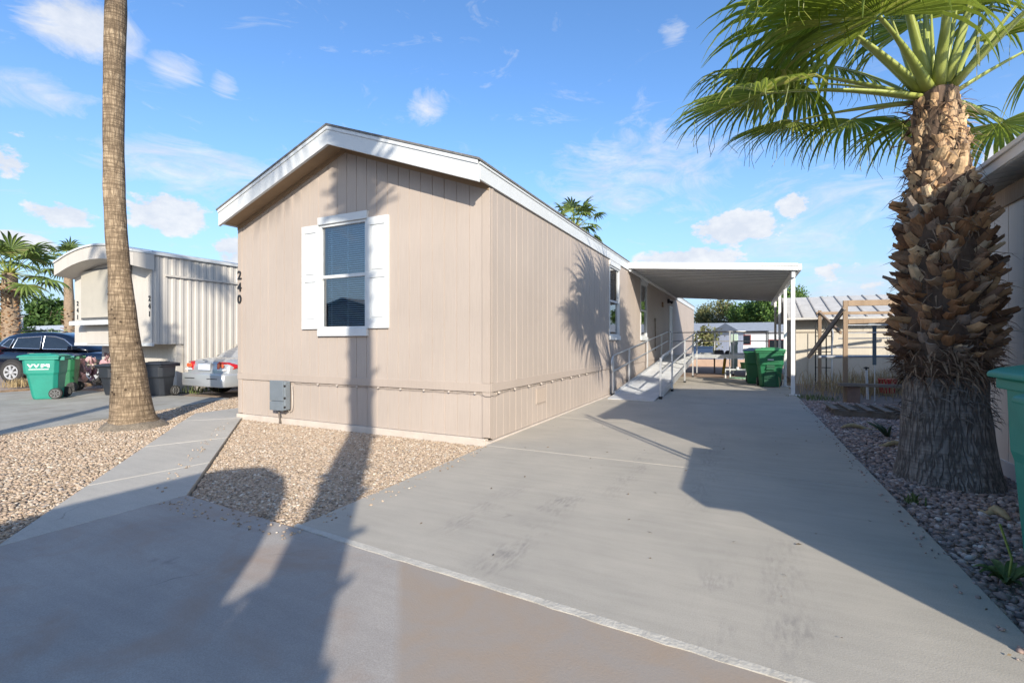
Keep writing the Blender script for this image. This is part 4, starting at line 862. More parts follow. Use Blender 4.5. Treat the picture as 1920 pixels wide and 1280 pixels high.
# --- two palms behind the photographer: their trunks draw the long shadows
q = lambda p, s: (p * .779 + s * SD[0], p * .626 + s * SD[1])
bx, by = q(-.52, -3.3)
BP = [(z, bx + .779 * o, by + .626 * o, r) for z, o, r in ((-.08, .05, .35), (.3, .04, .30), (1.5, .02, .21), (3, -.06, .20), (5, -.15, .19), (8.0, -.20, .19), (8.3, -.2, .22), (11, -.2, .17))]
smooth_palm(bx, by, BP, M_bark_tan, 'tall palm behind the viewpoint whose trunk shadow climbs the front wall', 11, 1.9, 18, 21, skirt=(7.9, 10.8, 200, .42), group='palms behind the viewpoint')
bmx, bmy = q(-.5, -3.2)
stub = boots(BP, .1, 7.8, 90, lambda z: .13, lambda z: R_(60), lambda z: .14, 33).build('leaf_stubs', M_boot, bpy.data.objects['palm_tree.002'])
cx_, cy_ = q(-5.72, -1.2)
CP = [(z, cx_ - .779 * o, cy_ - .626 * o, r) for z, o, r in ((-.08, 0, .24), (.3, 0, .2), (3, .1, .15), (7, .55, .13), (11.5, .75, .13))]
smooth_palm(cx_, cy_, CP, M_bark_tan, 'slender palm behind the viewpoint on the left, shading the trailer corner', 11.5, 1.7, 16, 25, skirt=(7.6, 8.4, 26, .3), group='palms behind the viewpoint')
# --- palms beyond
def at(px, d): k = (px - 960) / FPX; return (k * d * CY - d * SY, k * d * SY + d * CY)
def far_palm(px, d, pytop, r0, r1, label, R, n, seed, boots_=None, lean=0):
    x, y = at(px, d); H = CAM_H + (640 - pytop) / FPX * d
    prof = [(-.1, x, y, r0 * 1.2), (.5, x, y, r0), (H * .6, x + lean * .5, y, (r0 + r1) / 2), (H, x + lean, y, r1)]
    return smooth_palm(x, y, prof, M_bark_far, label, H, R, n, seed, boots_, nseg=16)
far_palm(22, 22, 512, .33, .26, 'leafy fan palm with a boot-clad trunk behind the dark blue car', 1.75, 24, 31, (.4, 4.0, 260, .14), -.25)
far_palm(132, 30, 492, .30, .2, 'thin tall palm beside the grey trailer, ragged trunk', 1.25, 18, 34, (1.0, 3.4, 60, .2), -.35)
far_palm(1078, 27, 424, .3, .25, 'palm crown showing above the roof of the tan home', 1.45, 20, 37)

# ================================================================ TREES, HEDGES, BUSHES
def leafmat(name, a, b, c): return ramp_mat(name, [(0, a), (.5, b), (1, c)], .6, translucent=.25, nmix=.2, nscale=1.2)
M_lf1 = leafmat('dark green foliage', (.025, .06, .014), (.05, .105, .022), (.10, .17, .04))
M_lf2 = leafmat('bright green foliage', (.05, .11, .02), (.095, .18, .035), (.17, .25, .06))
M_lf3 = leafmat('olive foliage', (.06, .08, .03), (.13, .14, .05), (.26, .24, .10))
M_trunk = mat('tree bark', (.12, .085, .06), .95, .3, 8, .6, 30)
def leaf_cloud(c, rad, nclump, nleaf, ls, seed, lumps=9, shell=.35):
    rs = np.random.RandomState(seed); c = np.array(c); rad = np.array(rad, float)
    lc = rs.randn(lumps, 3); lc /= np.linalg.norm(lc, axis=1)[:, None]; lc = lc * rad * rs.uniform(.35, .72, (lumps, 1)); lr = rs.uniform(.38, .62, lumps)
    k = rs.randint(0, lumps, nclump); d = rs.randn(nclump, 3); d /= np.linalg.norm(d, axis=1)[:, None]
    P = lc[k] + d * rad * (lr[k] * rs.uniform(shell, 1.0, nclump) ** .6)[:, None] * .8
    L = P[:, None] + rs.randn(nclump, nleaf, 3) * ls * 1.5; L = L.reshape(-1, 3) + c; n = len(L)
    u = rs.randn(n, 3); u /= np.linalg.norm(u, axis=1)[:, None]; w = rs.randn(n, 3); v = np.cross(u, w); v /= np.linalg.norm(v, axis=1)[:, None]
    s = ls * rs.uniform(.5, 1.2, (n, 1)); V = np.stack([L - u * s, L + v * s * .5, L + u * s, L - v * s * .5], 1).reshape(-1, 3)
    V[:, 2] = np.maximum(V[:, 2], -.05)
    return V, np.arange(n * 4).reshape(-1, 4)
def tree(name, label, cat, x, y, h, rx, rz_, m, seed, nclump=700, nleaf=8, ls=.16, trunk_h=None, group=None):
    t = thing(name, label, cat, (x, y, 0), group=group); V, F = leaf_cloud((0, 0, h - rz_), (rx, rx, rz_), nclump, nleaf, ls, seed)
    me = np_mesh('crown', V, F); link('crown', me, m, t)
    mb = MB(); rn = random.Random(seed); th = h - rz_ * 1.2
    mb.tube([(0, 0, -.1), (.05, 0, max(.2, th * .6)), (0, .05, h - rz_)], [max(.05, rx * .09), max(.04, rx * .07), .03], 8)
    for i in range(5):
        a = rn.uniform(0, 6.28); mb.tube([(0, 0, max(.15, th * .5)), (math.cos(a) * rx * .3, math.sin(a) * rx * .3, h - rz_ * 1.1), (math.cos(a) * rx * .6, math.sin(a) * rx * .6, h - rz_ * .6)], [max(.03, rx * .05), .03, .015], 6)
    mb.build('trunk' if cat == 'tree' else 'stems', M_trunk, t, world=False, smooth=True); return t
def tree_px(name, label, cat, px, pytop, d, wpx, hpx, m, seed, group=None, **k):
    x, y = at(px, d); h = CAM_H + (640 - pytop) / FPX * d; return tree(name, label, cat, x, y, h, wpx / 2 / FPX * d, hpx / 2 / FPX * d, m, seed, group=group, **k)
GT = 'trees behind the white home'
tree_px('tree', 'tall dense green tree rising right of the carport posts', 'tree', 1468, 508, 48, 120, 130, M_lf2, 51, GT, nclump=1500, ls=.15)
tree_px('tree', 'bright round green tree under the carport edge beside the tall one', 'tree', 1415, 556, 52, 100, 84, M_lf2, 52, GT, nclump=1200, ls=.15)
tree_px('tree', 'yellow olive sparse tree in the middle of the row behind the white home', 'tree', 1362, 560, 56, 84, 80, M_lf3, 53, GT, nclump=800, ls=.16)
tree_px('tree', 'grey green tree nearest the tan house at the left end of the row', 'tree', 1330, 560, 60, 60, 80, M_lf3, 54, GT, nclump=600, ls=.16)
tree_px('tree', 'small airy olive tree in front of the blue gabled shed', 'tree', 1322, 606, 31, 50, 70, M_lf3, 55, None, nclump=170, ls=.13)
tree_px('tree', 'distant dark treetop showing over the beige shed roof', 'tree', 1552, 562, 50, 60, 50, M_lf1, 56, None, nclump=300, ls=.2)
GH = 'trees behind the blue car'
tree_px('tree', 'broad dark green tree between the two left palms', 'tree', 88, 562, 48, 110, 70, M_lf1, 57, GH, nclump=1300, ls=.22)
tree_px('tree', 'dark tree at the left edge behind the leafy palm', 'tree', 5, 570, 50, 110, 70, M_lf1, 58, GH, nclump=1100, ls=.22)
tree_px('tree', 'dark tree close behind the thin palm by the trailer', 'tree', 150, 566, 44, 50, 70, M_lf1, 59, GH, nclump=700, ls=.2)
tree_px('bush', 'rounded bright green bush just over the roof of the blue car', 'bush', 76, 618, 24, 74, 34, M_lf2, 60, None, nclump=600, ls=.08)
tree_px('bush', 'lighter green shrub at the far left under the leafy palm', 'bush', 8, 605, 26, 50, 50, M_lf2, 61, None, nclump=400, ls=.12)

# ================================================================ WHEELED BINS
def make_bin(name, label, loc, rz, body, lidm, w=.62, dp=.74, h=1.04, style='rib', group=None, wheelm=None):
    """two-wheeled refuse cart; its front faces -y, wheels at +y"""
    t = thing(name, label, 'bin', loc, rz, group)
    bm = bmesh.new(); secs = [(0, .86, .86, .03), (.06, .875, .875, .025), (h * .55, .94, .94, .01), (h * .60, .955, .955, 0), (h * .90, .985, .985, 0), (h * .93, 1, 1, 0)] if style == 'recess' else [(0, .70, .70, .07), (.06, .735, .74, .06), (h * .55, .88, .86, .02), (h * .60, .93, .93, .0), (h * .90, .985, .985, 0), (h * .93, 1, 1, 0)]
    mb = MB(); rings = []
    for z, fw, fd, sh in secs:
        a, b = w * fw / 2, dp * fd / 2; c = .07; yo = sh
        rings.append([(-a + c, -b + yo, z), (a - c, -b + yo, z), (a, -b + c + yo, z), (a, b - c + yo * .4, z), (a - c, b + yo * .4, z), (-a + c, b + yo * .4, z), (-a, b - c + yo * .4, z), (-a, -b + c + yo, z)])
    mb.loft(rings); bm.free()
    bd = mb.build('body', body, t, world=False, bevel=.012)
    mb = MB()
    if style == 'recess':     # recess shade put in as a darker strip down each side and a bright rim
        for s in (-1, 1): mb.box(s * w * .435 - .004, s * w * .435 + .004, -.02, .16, .06, .80)
        mb.build('side_channel', mat('bin recess shade teal', (.008, .13, .10), .6, .1), bd, world=False, bevel=.004)  # no real channel: darker strips standing for recess shade
    elif style == 'front':    # moulded front: pocket and arch blocks, recess shade put into darker green; label
        mb.box(-.10, .11, -dp * .455, -dp * .40, h * .50, h * .63); mb.prism([(-.16, .02), (.16, .02), (.16, h * .35), (.09, h * .44), (-.09, h * .44), (-.16, h * .35)], lambda u, v, w_: (u, w_, v), -dp * .425, -dp * .30)
        mb.build('grip_pocket_shade', mat('bin recess shade green', (.008, .075, .035), .6, .1), bd, world=False, bevel=.004)
        m2 = MB(); m2.box(-.22, .22, -dp * .492, -dp * .40, h * .665, h * .70); m2.box(-.11, .12, -dp * .468, -dp * .40, h * .465, h * .495); m2.build('front_ledge', body, bd, world=False, bevel=.008)
        m3 = MB(); m3.box(-.075, .085, -dp * .497, -dp * .45, h * .715, h * .745); m3.build('label_plate', M_white, bd, world=False)
    mb = MB(); a, b = w / 2 + .018, dp / 2 + .012
    mb.loft([[(-a, -b, z), (a, -b, z), (a, b, z), (-a, b, z)] for z in (h * .90, h * .955)]); mb.build('rim', body, t, world=False, bevel=.012)
    mb = MB(); a, b = w / 2 + .035, dp / 2 + .03
    rings = []
    for f, z in ((1.0, h * .957), (1.0, h * .985), (.9, h * 1.005), (.62, h * 1.03)): rings.append([(-a * f, -b * f - .02, z), (a * f, -b * f - .02, z), (a * f, b * f, z), (-a * f, b * f, z)])
    mb.loft(rings); mb.box(-a * .55, a * .55, -b * .62, b * .45, h * 1.025, h * 1.045); mb.build('lid', lidm, t, world=False, bevel=.012)
    mb = MB(); mb.tube([(-w * .40, dp / 2 + .08, h * .93), (w * .40, dp / 2 + .08, h * .93)], .018, 8)
    for s in (-1, 1): mb.box(s * w * .40 - .02, s * w * .40 + .02, dp / 2 - .02, dp / 2 + .1, h * .89, h * .965)
    mb.build('handle', body, t, world=False)
    for s in (-1, 1):
        mb = MB(); mb.disc((s * (w * .40), dp * .40, .13), (1, 0, 0), .13, .07, 20); wh = mb.build('wheel', M_tyre, t, world=False, bevel=.012, smooth=False)
        mb = MB(); xo = s * (w * .40 + .037); n = 7
        mb.disc((xo, dp * .40, .13), (1, 0, 0), .03, .012, 12); mb.tube([(xo, dp * .40 + .092 * math.cos(2 * PI * k / 20), .13 + .092 * math.sin(2 * PI * k / 20)) for k in range(21)], .010, 5)
        for k in range(n): a_ = 2 * PI * k / n; mb.bar((xo, dp * .40, .13), (xo, dp * .40 + .092 * math.cos(a_), .13 + .092 * math.sin(a_)), .016, .012, (1, 0, 0))
        mb.build('rim', wheelm or M_graywheel, wh, world=False)
    return t
x, y = gp(86, 745)
tb1 = make_bin('wheeled_bin', 'teal wheeled bin with white letters on its side, near the dark blue car', (x, y, -.02), R_(-42), M_teal, M_teal, h=1.04, dp=.70, w=.58, group='bins by the trailer')
SM = face_mat((.58 * .47, -.02, .80), (0, 1, 0), (0, 0, 1))
put_text('logo', 'WM', .19, M_white, tb1, SM @ Matrix.Diagonal((1.25, .8, 1, 1)), .008, .004, local=True)
MB().box(.262, .28, -.20, .17, .705, .722).build('logo', M_white, tb1, world=False)
x, y = gp(122, 732)
make_bin('wheeled_bin', 'dark green wheeled bin with a dark lid, tucked behind the teal one', (x, y, -.02), R_(-40), M_green, M_bluelid, h=1.0, dp=.56, w=.50, group='bins by the trailer', wheelm=M_black)
make_bin('wheeled_bin', 'black bin beside the corrugated side, just right of the bare palm trunk', (-13.28, 6.85, -.03), R_(20), M_blackbin, M_blackbin, h=.84, dp=.54, w=.54, group='black bins by the trailer')
make_bin('wheeled_bin', 'black bin under the covered trailer window, between purple cactus and palm trunk', (-14.62, 6.42, -.03), R_(15), M_blackbin, M_blackbin, h=.78, dp=.44, w=.44, group='black bins by the trailer')
x, y = gp(1444, 726)
make_bin('wheeled_bin', 'green wheeled bin with a small white label, front one beside the carport post', (x, y + .33, 0), R_(1), M_green, M_greenlid, w=.74, dp=.76, h=1.12, style='front', group='green bins under the carport')
x, y = gp(1415, 721)
make_bin('wheeled_bin', 'green wheeled bin with dark blue lid, half hidden behind the labelled one', (x + .02, y + .5, 0), R_(-4), M_green, M_bluelid, w=.60, dp=.72, h=1.10, group='green bins under the carport')
make_bin('wheeled_bin', 'teal wheeled bin standing on gravel beside the big shaggy palm', (1.79, 3.66, -.03), R_(-90), M_teal, M_teal, w=.66, dp=.74, h=1.21, style='recess', group='teal bins by the right home')
make_bin('wheeled_bin', 'teal wheeled bin cut by the right edge of the photo, nearest of all bins', (1.61, 2.90, -.03), R_(-92), M_teal, M_teal, w=.62, dp=.74, h=1.12, style='recess', group='teal bins by the right home')

# ================================================================ CARS
M_navy = mat('navy car paint', (.003, .005, .013), .18, .05, 3, coat=1.0)
M_silver = mat('silver car paint', (.40, .42, .44), .28, .03, 3, metal=.35, coat=.8)
M_cglass = mat('dark car glass', (.012, .016, .022), .06, .1, spec=.8)
M_chrome = mat('chrome trim', (.75, .77, .8), .2, .05, metal=.9)
M_tail = mat('red tail lamp', (.45, .012, .012), .15, .2, 30, coat=1)
M_lampw = mat('clear lamp', (.75, .70, .70), .2, .1, 20, coat=1)
M_orange = mat('amber lamp spot', (.75, .13, .05), .2, .1, 20, coat=1)
def car(t, body_st, cab_st, windows, axles, wr, paint, zbelt):
    mb = MB(); rings = []
    for x, hw, zb, zt in body_st:
        zm = zb + (zt - zb) * .55; half = [(hw * .80, zb), (hw * .97, zb + .10), (hw * 1.0, zm), (hw * .97, zt - .10), (hw * .86, zt - .015), (hw * .45, zt + .015)]
        rings.append([(x, -y, z) for y, z in half] + [(x, y, z) for y, z in reversed(half)])
    mb.loft(rings); mb.build('body', paint, t, world=False, smooth=True, subsurf=1)
    mb = MB(); rings = []
    for x, hb, hr, zb, zr in cab_st:
        half = [(hb, zb), (hb * .5 + hr * .5 + .015, (zb + zr) / 2), (hr + .01, zr - .05), (hr * .9, zr - .008), (hr * .5, zr + .01)]
        rings.append([(x, -y, z) for y, z in half] + [(x, y, z) for y, z in reversed(half)])
    mb.loft(rings); cab = mb.build('cabin', paint, t, world=False, smooth=True, subsurf=1)
    def halfw(x, z):
        for a, b in zip(cab_st[:-1], cab_st[1:]):
            if a[0] <= x <= b[0]:
                f = (x - a[0]) / (b[0] - a[0]); hb, hr, zb, zr = [a[i] + (b[i] - a[i]) * f for i in range(1, 5)]
                g_ = min(1, max(0, (z - zb) / max(.05, zr - zb))); return hb + (hr - hb) * g_ + .012
        return cab_st[0][1]
    for poly in windows:
        for s in (-1, 1):
            c = (sum(p[0] for p in poly) / len(poly), sum(p[1] for p in poly) / len(poly)); P = lambda x, z, e: (x, s * (halfw(x, z) + e), z)
            mb = MB(); mb.add([P(*c, .012)] + [P(x, z, .010) for x, z in poly], [(0, 1 + i, 1 + (i + 1) % len(poly)) for i in range(len(poly))]); wn = mb.build('window', M_cglass, t, world=False)
            mb = MB(); mb.tube([P(x, z, .008) for x, z in poly] + [P(*poly[0], .008)], .014, 5); mb.build('frame', M_chrome, wn, world=False)
    hwm = max(b[1] for b in body_st)
    for ax in axles:
        for s in (-1, 1):
            y = s * hwm
            mb = MB(); mb.disc((ax, y * .93, wr + .02), (0, 1, 0), wr * 1.14, .16, 28); mb.build('wheel_arch', M_rubber, t, world=False, smooth=False)
            mb = MB(); rr = [[], []]
            prof = [(wr * .62, -.10), (wr * .9, -.115), (wr, -.07), (wr, .07), (wr * .9, .115), (wr * .62, .10)]
            mb.loft([[(ax + r * math.cos(2 * PI * k / 28), y * .95 + d, wr + r * math.sin(2 * PI * k / 28)) for r, d in prof] for k in range(29)], cap=False); wh = mb.build('wheel', M_tyre, t, world=False, smooth=True)
            mb = MB(); yo = y * .95 + s * .085; mb.tube([(ax + wr * .63 * math.cos(2 * PI * k / 28), yo, wr + wr * .63 * math.sin(2 * PI * k / 28)) for k in range(29)], .024, 6); mb.disc((ax, yo, wr), (0, 1, 0), wr * .16, .04, 14)
            for k in range(7):
                a = 2 * PI * k / 7; mb.bar((ax, yo, wr), (ax + wr * .62 * math.cos(a - .09), yo, wr + wr * .62 * math.sin(a - .09)), .04, .03, (0, 1, 0)); mb.bar((ax, yo, wr), (ax + wr * .62 * math.cos(a + .12), yo, wr + wr * .62 * math.sin(a + .12)), .03, .03, (0, 1, 0))
            mb.build('rim', M_rim, wh, world=False)
    return cab
suv = thing('parked_car', 'dark navy blue family car parked side-on behind the teal bin at far left', 'car', (-23.1, 7.3, -.03), R_(25))
car(suv, [(0, .70, .48, .98), (.1, .86, .34, 1.06), (.6, .92, .26, 1.10), (1.5, .93, .24, 1.08), (2.8, .93, .24, 1.06), (3.5, .92, .24, 1.04), (4.15, .88, .27, .98), (4.55, .76, .34, .85), (4.66, .58, .42, .72)],
    [(.02, .80, .70, 1.0, 1.06), (.16, .84, .66, 1.0, 1.38), (.45, .87, .67, 1.0, 1.62), (1.1, .88, .68, 1.0, 1.71), (2.0, .88, .68, 1.0, 1.71), (2.55, .88, .66, 1.0, 1.61), (3.0, .87, .68, 1.0, 1.34), (3.45, .84, .74, 1.0, 1.06)],
    [[(.42, 1.24), (.72, 1.17), (.80, 1.46), (.62, 1.45)], [(.84, 1.16), (1.78, 1.13), (1.74, 1.55), (.92, 1.50)], [(1.88, 1.13), (3.0, 1.11), (2.5, 1.45), (2.2, 1.54), (1.84, 1.56)]], (.92, 3.68), .36, M_navy, 1.05)
mb = MB(); mb.box(1.45, 1.68, -.95, -.92, .98, 1.0); mb.box(2.55, 2.78, -.95, -.92, .97, .99); mb.build('door_handle', M_chrome, suv, world=False)
mb = MB(); mb.prism([(2.92, 1.10), (3.12, 1.10), (3.1, 1.24), (2.95, 1.24)], lambda u, v, w: (u, w, v), -1.10, -.90); mb.build('mirror', M_navy, suv, world=False, bevel=.02)
mb = MB(); mb.tube([(.6, -.62, 1.70), (1.2, -.63, 1.755), (2.2, -.63, 1.75), (2.5, -.62, 1.69)], .018, 6); mb.build('roof_rail', M_black, suv, world=False)
mb = MB(); mb.box(.3, 3.9, -.955, -.90, .26, .36); mb.build('sill', M_rubber, suv, world=False, bevel=.02)
mb = MB(); mb.prism([(.06, .80), (.30, .95), (.42, 1.08), (.14, 1.06)], lambda u, v, w: (u, w, v), -.90, -.80); mb.build('tail_light', M_tail, suv, world=False, bevel=.02)
sed = thing('parked_car', 'silver saloon parked tail-out beside the trailer, its right side hidden by the tan house', 'car', (-12.22, 7.32, -.04), R_(90))
car(sed, [(0, .72, .34, .62), (.05, .84, .27, .86), (.16, .88, .25, .955), (.7, .90, .24, .985), (1.4, .90, .23, .98), (3.0, .90, .23, .95), (3.9, .87, .24, .88), (4.6, .75, .30, .74), (4.72, .6, .36, .62)],
    [(.55, .76, .70, .93, .955), (.95, .78, .62, .9, 1.18), (1.45, .79, .60, .9, 1.36), (2.1, .80, .60, .9, 1.42), (2.7, .80, .60, .9, 1.38), (3.5, .80, .72, .9, .95)],
    [[(1.05, .98), (1.75, .98), (1.72, 1.30), (1.45, 1.27)], [(1.82, .98), (2.9, .97), (2.6, 1.28), (1.8, 1.31)]], (.95, 3.65), .31, M_silver, .95)
mb = MB(); mb.add([(.66, -.60, 1.0), (.66, .60, 1.0), (1.38, .50, 1.345), (1.38, -.50, 1.345)], [(0, 1, 2, 3)]); mb.build('rear_window', M_cglass, sed, world=False)
mb = MB(); mb.loft([[(x, -.90 * f, .26), (x, .90 * f, .26), (x, .92 * f, .40), (x, .91 * f, .57), (x, .86 * f, .60), (x, -.86 * f, .60), (x, -.91 * f, .57), (x, -.92 * f, .40)] for x, f in ((-.10, .84), (-.06, .93), (.10, 1.0), (.55, 1.005))]); mb.build('bumper', M_silver, sed, world=False, bevel=.03, smooth=True, bseg=3)
mb = MB(); mb.box(-.105, .12, -.66, -.25, .455, .475); mb.box(-.105, .12, .25, .66, .455, .475); mb.build('bumper_strip', M_black, sed, world=False)
for s in (-1, 1):
    def TL(f): return s * f
    mb = MB(); pts = [(.50, .66), (.50, .84), (.58, .89), (.76, .875), (.86, .82), (.90, .74), (.82, .665)]
    def xs(y): return .012 if y < .70 else .012 + (y - .70) ** 1.6 * 3.2
    mb.loft([[(xs(y) - .015, s * y, z) for y, z in pts], [(xs(y) + .1, s * y, z) for y, z in pts]]); tl = mb.build('tail_light', M_tail, sed, world=False, bevel=.012)
    mb = MB(); mb.box(-.01, .05, *sorted((s * .52, s * .80)), .668, .705); mb.build('reverse_lamp', M_lampw, tl, world=False)
    for yy in (.58, .70):
        mb = MB(); mb.disc((-.005 + max(0, (yy - .6) * .1), s * yy, .785), (1, 0, 0), .052, .012, 14); mb.build('lamp_spot', M_orange, tl, world=False)
MB().box(-.012, .03, -.26, .26, .655, .865).build('plate_recess', mat('grey plate recess', (.22, .23, .25), .5, .1), sed, world=False, bevel=.015)
MB().box(-.020, -.0125, -.235, .235, .675, .825).build('number_plate', mat('white plate', (.72, .72, .75), .5, .12, 14, col2=(.40, .50, .66)), sed, world=False)
MB().box(-.02, .03, -.05, .05, .91, .935).build('badge', M_chrome, sed, world=False)

# ================================================================ LEFT-SIDE PLANTS AND BITS
M_cact = ramp_mat('purple prickly pear pads', [(0, (.30, .20, .22)), (.35, (.43, .26, .29)), (.6, (.50, .31, .34)), (.8, (.34, .33, .25)), (1, (.56, .38, .40))], .6, nmix=.15)
def ico(mb, c, r, ax, rn, lump=.06):
    n = 10; rings = []; c = Vector(c); t = Vector(ax).normalized(); u = Vector((rn.uniform(-1, 1), rn.uniform(-1, 1), .2)); s = t.cross(u).normalized(); d = s.cross(t)
    for i in range(7):
        f = i / 6; R = math.sin(PI * (.06 + .90 * f)) * (.82 + .25 * f); rings.append([c + t * (2 * r * f) + s * (r * R * math.cos(2 * PI * k / n)) + d * (r * .20 * R * math.sin(2 * PI * k / n)) for k in range(n)])
    mb.loft(rings); return c + t * 2 * r
def cactus(name, label, x, y, H, W, seed):
    t = thing(name, label, 'cactus', (x, y, -.03)); rn = random.Random(seed); mb = MB(); heads = []
    for i in range(13): heads.append((Vector((x + rn.uniform(-W, W) * .8, y + rn.uniform(-W, W) * .8, -.03)), 0))
    while heads:
        p, lv = heads.pop(0); r = rn.uniform(.085, .13); out = Vector((p.x - x, p.y - y, 0)) * .55
        e = ico(mb, p, r, Vector((rn.uniform(-.6, .6), rn.uniform(-.6, .6), 1)) + out, rn)
        if e.z < H - .15 and lv < 5:
            for j in range(2 if rn.random() < .62 else 1): heads.append((e - Z * .03 + Vector((rn.uniform(-.06, .06), rn.uniform(-.06, .06), 0)), lv + 1))
        if len(mb.f) > 14000: break
    mb.build('pads', M_cact, t, smooth=True); return t
cxx, cyy = at(172, 14.4); cactus('prickly_pear', 'purple prickly pear cactus between the green bins and the trailer', cxx, cyy, 1.30, .62, 5)
def grass_tuft(name, label, x, y, n, h, m, seed, spread=.25, cat='plant', z=-.04, wid=.006):
    t = thing(name, label, cat, (x, y, z)); rn = random.Random(seed); mb = MB()
    for i in range(n):
        a = rn.uniform(0, 6.28); b = Vector((x + rn.gauss(0, spread * .4), y + rn.gauss(0, spread * .4), z)); l = h * rn.uniform(.4, 1.1); o = Vector((math.cos(a), math.sin(a), 0)) * rn.uniform(.1, .8) * l; s = Vector((-math.sin(a), math.cos(a), 0)) * wid
        mb.add([b - s, b + s, b + o * .4 + Z * l * .6 + s, b + o * .4 + Z * l * .6 - s, b + o + Z * l * .8], [(0, 1, 2, 3), (3, 2, 4)])
    mb.build('blades', m, t, fix=False); return t
M_straw = ramp_mat('dry grass', [(0, (.30, .22, .11)), (.5, (.44, .33, .18)), (1, (.34, .26, .15))], .9)
M_weed = ramp_mat('green weed', [(0, (.07, .11, .03)), (.5, (.12, .17, .05)), (1, (.22, .24, .10))], .7, translucent=.2)
x, y = gp(40, 722); grass_tuft('dry_grass', 'clump of dry straw grass between the blue car wheel and the teal bin', x, y, 260, .35, M_straw, 3, .5)
x, y = gp(372, 733); grass_tuft('weed', 'green weeds growing under the silver car bumper', x, y, 120, .3, M_weed, 4, .5)
mb = MB(); x0, y0 = gp(-40, 737); x1, y1 = gp(185, 718); mb.prism([(x0, y0), (x1, y1), (x1 - .3, y1 + .9), (x0 - .4, y0 + 1.2)], lambda u, v, w: (u, v, w), -.07, .02); struct(mb.build('dirt_strip', mat('orange dirt', (.34, .235, .15), .95, .3, 8, .8, 30), bevel=.02))
# the board end and white block behind the house corner
bd = thing('wooden_post', 'dark wooden fence post right behind the left corner of the tan house', 'post', (-8.95, 6.9, -.05)); MB().box(-9.0, -8.9, 6.85, 6.95, -.05, 1.72).build('post', M_oldwood, bd, bevel=.008)
mb = MB(); mb.box(-9.0, -8.88, 6.82, 6.849, 1.45, 1.74); mb.box(-9.01, -8.885, 6.80, 6.835, 1.15, 1.2); mb.build('bracket', M_oldwood, bd)
blk = thing('concrete_block', 'small white block on the gravel at the left corner of the tan house', 'block', (-8.75, 6.35, -.05)); MB().box(-8.82, -8.66, 6.3, 6.5, -.05, .18).build('block', M_white, blk, bevel=.01); MB().box(-8.835, -8.645, 6.285, 6.515, .181, .20).build('cap', M_white, blk, bevel=.005)

# house far left, and a lamp pole
def simple_home(name, label, x0, x1, y0, y1, h, roofh, wallm, roofm, over=.3, ridge='x', wins=(), cat='mobile home', group=None, wm=None):
    t = thing(name, label, cat, ((x0 + x1) / 2, y0, 0), group=group); mb = MB(); mb.box(x0, x1, y0, y1, -.08, h); 
    if ridge == 'y': mb.add([(x0, y0, h), (x1, y0, h), ((x0 + x1) / 2, y0, h + roofh), (x0, y1, h), (x1, y1, h), ((x0 + x1) / 2, y1, h + roofh)], [(0, 1, 2), (3, 5, 4)])
    mb.build('wall', wallm, t, fix=False)
    mb = MB(); o = over
    if ridge == 'x': mb.prism([(y0 - o, h - .02), ((y0 + y1) / 2, h + roofh), (y1 + o, h - .02), (y1 + o, h + .08), ((y0 + y1) / 2, h + roofh + .1), (y0 - o, h + .08)], lambda u, v, w: (w, u, v), x0 - o, x1 + o)
    else: mb.prism([(x0 - o, h - .02), ((x0 + x1) / 2, h + roofh + .01), (x1 + o, h - .02), (x1 + o, h + .08), ((x0 + x1) / 2, h + roofh + .11), (x0 - o, h + .08)], lambda u, v, w: (u, w, v), y0 - o, y1 + o)
    mb.build('roof', roofm, t)
    for (a, b, c, d) in wins:
        fr = MB().box(a - .06, b + .06, y0 - .03, y0 - .004, c - .06, d + .06).build('window', wm or M_white, t); MB().box(a, b, y0 - .04, y0 - .031, c, d).build('pane', M_cglass, fr)
    return t
x, y = at(95, 34)
simple_home('mobile_home', 'low cream home with white roof edge beyond the blue car at far left', x - 9, x + 5.5, y, y + 4.5, 2.0, .55, mat('cream wall', (.58, .50, .36), .8, .05), M_trw, wins=[(x + 2.6, x + 3.6, 1.0, 1.65)])
t = thing('lamp_pole', 'thin grey pole just right of the leafy palm trunk at far left', 'pole', (*at(41, 24), 0)); xx, yy = at(41, 24); MB().tube([(xx, yy, -.05), (xx, yy, 2.6)], .05, 8).build('pole', M_galv, t); MB().box(xx - .08, xx + .08, yy - .08, yy + .08, 2.6, 2.66).build('cap', M_galv, t)

# ================================================================ BEHIND THE CARPORT
wx, wy = at(1412, 36)
wh = simple_home('mobile_home', 'long white home with grey roof across the yard behind the ramp', wx - 9.2, wx + 6, wy, wy + 4.6, 2.05, .72, mat('white siding', (.62, .64, .66), .6, .05, 3), mat('grey blue roofing', (.26, .28, .31), .8, .1, 4), over=.25, wins=[(wx - .9, wx - .2, 1.15, 1.8), (wx + 1.1, wx + 2.4, .6, 1.45), (wx - 7.3, wx - 6.2, .5, 1.4)], wm=mat('red brown trim', (.20, .05, .045), .7, .1))
ax, ay = at(1360, 31)
bs = thing('shed', 'blue grey metal shed with a dark gable, in front of the white home', 'shed', (ax, ay, 0)); M_bs = siding_mat('blue grey metal sheet', (.21, .24, .32), 20)
w = MB(); grooved(w, (ax - 1.05, ax + 1.05), lambda u, d, z: (u, ay + d, z), -.06, lambda u: 1.80, step=.16, gw=.02, gd=.01); w.add([(ax - 1.05, ay, -.06), (ax - 1.05, ay + 2, -.06), (ax - 1.05, ay + 2, 1.8), (ax - 1.05, ay, 1.8), (ax + 1.05, ay, -.06), (ax + 1.05, ay + 2, -.06), (ax + 1.05, ay + 2, 1.8), (ax + 1.05, ay, 1.8)], [(0, 1, 2, 3), (4, 5, 6, 7), (1, 5, 6, 2)]); w.build('wall', M_bs, bs, fix=False)
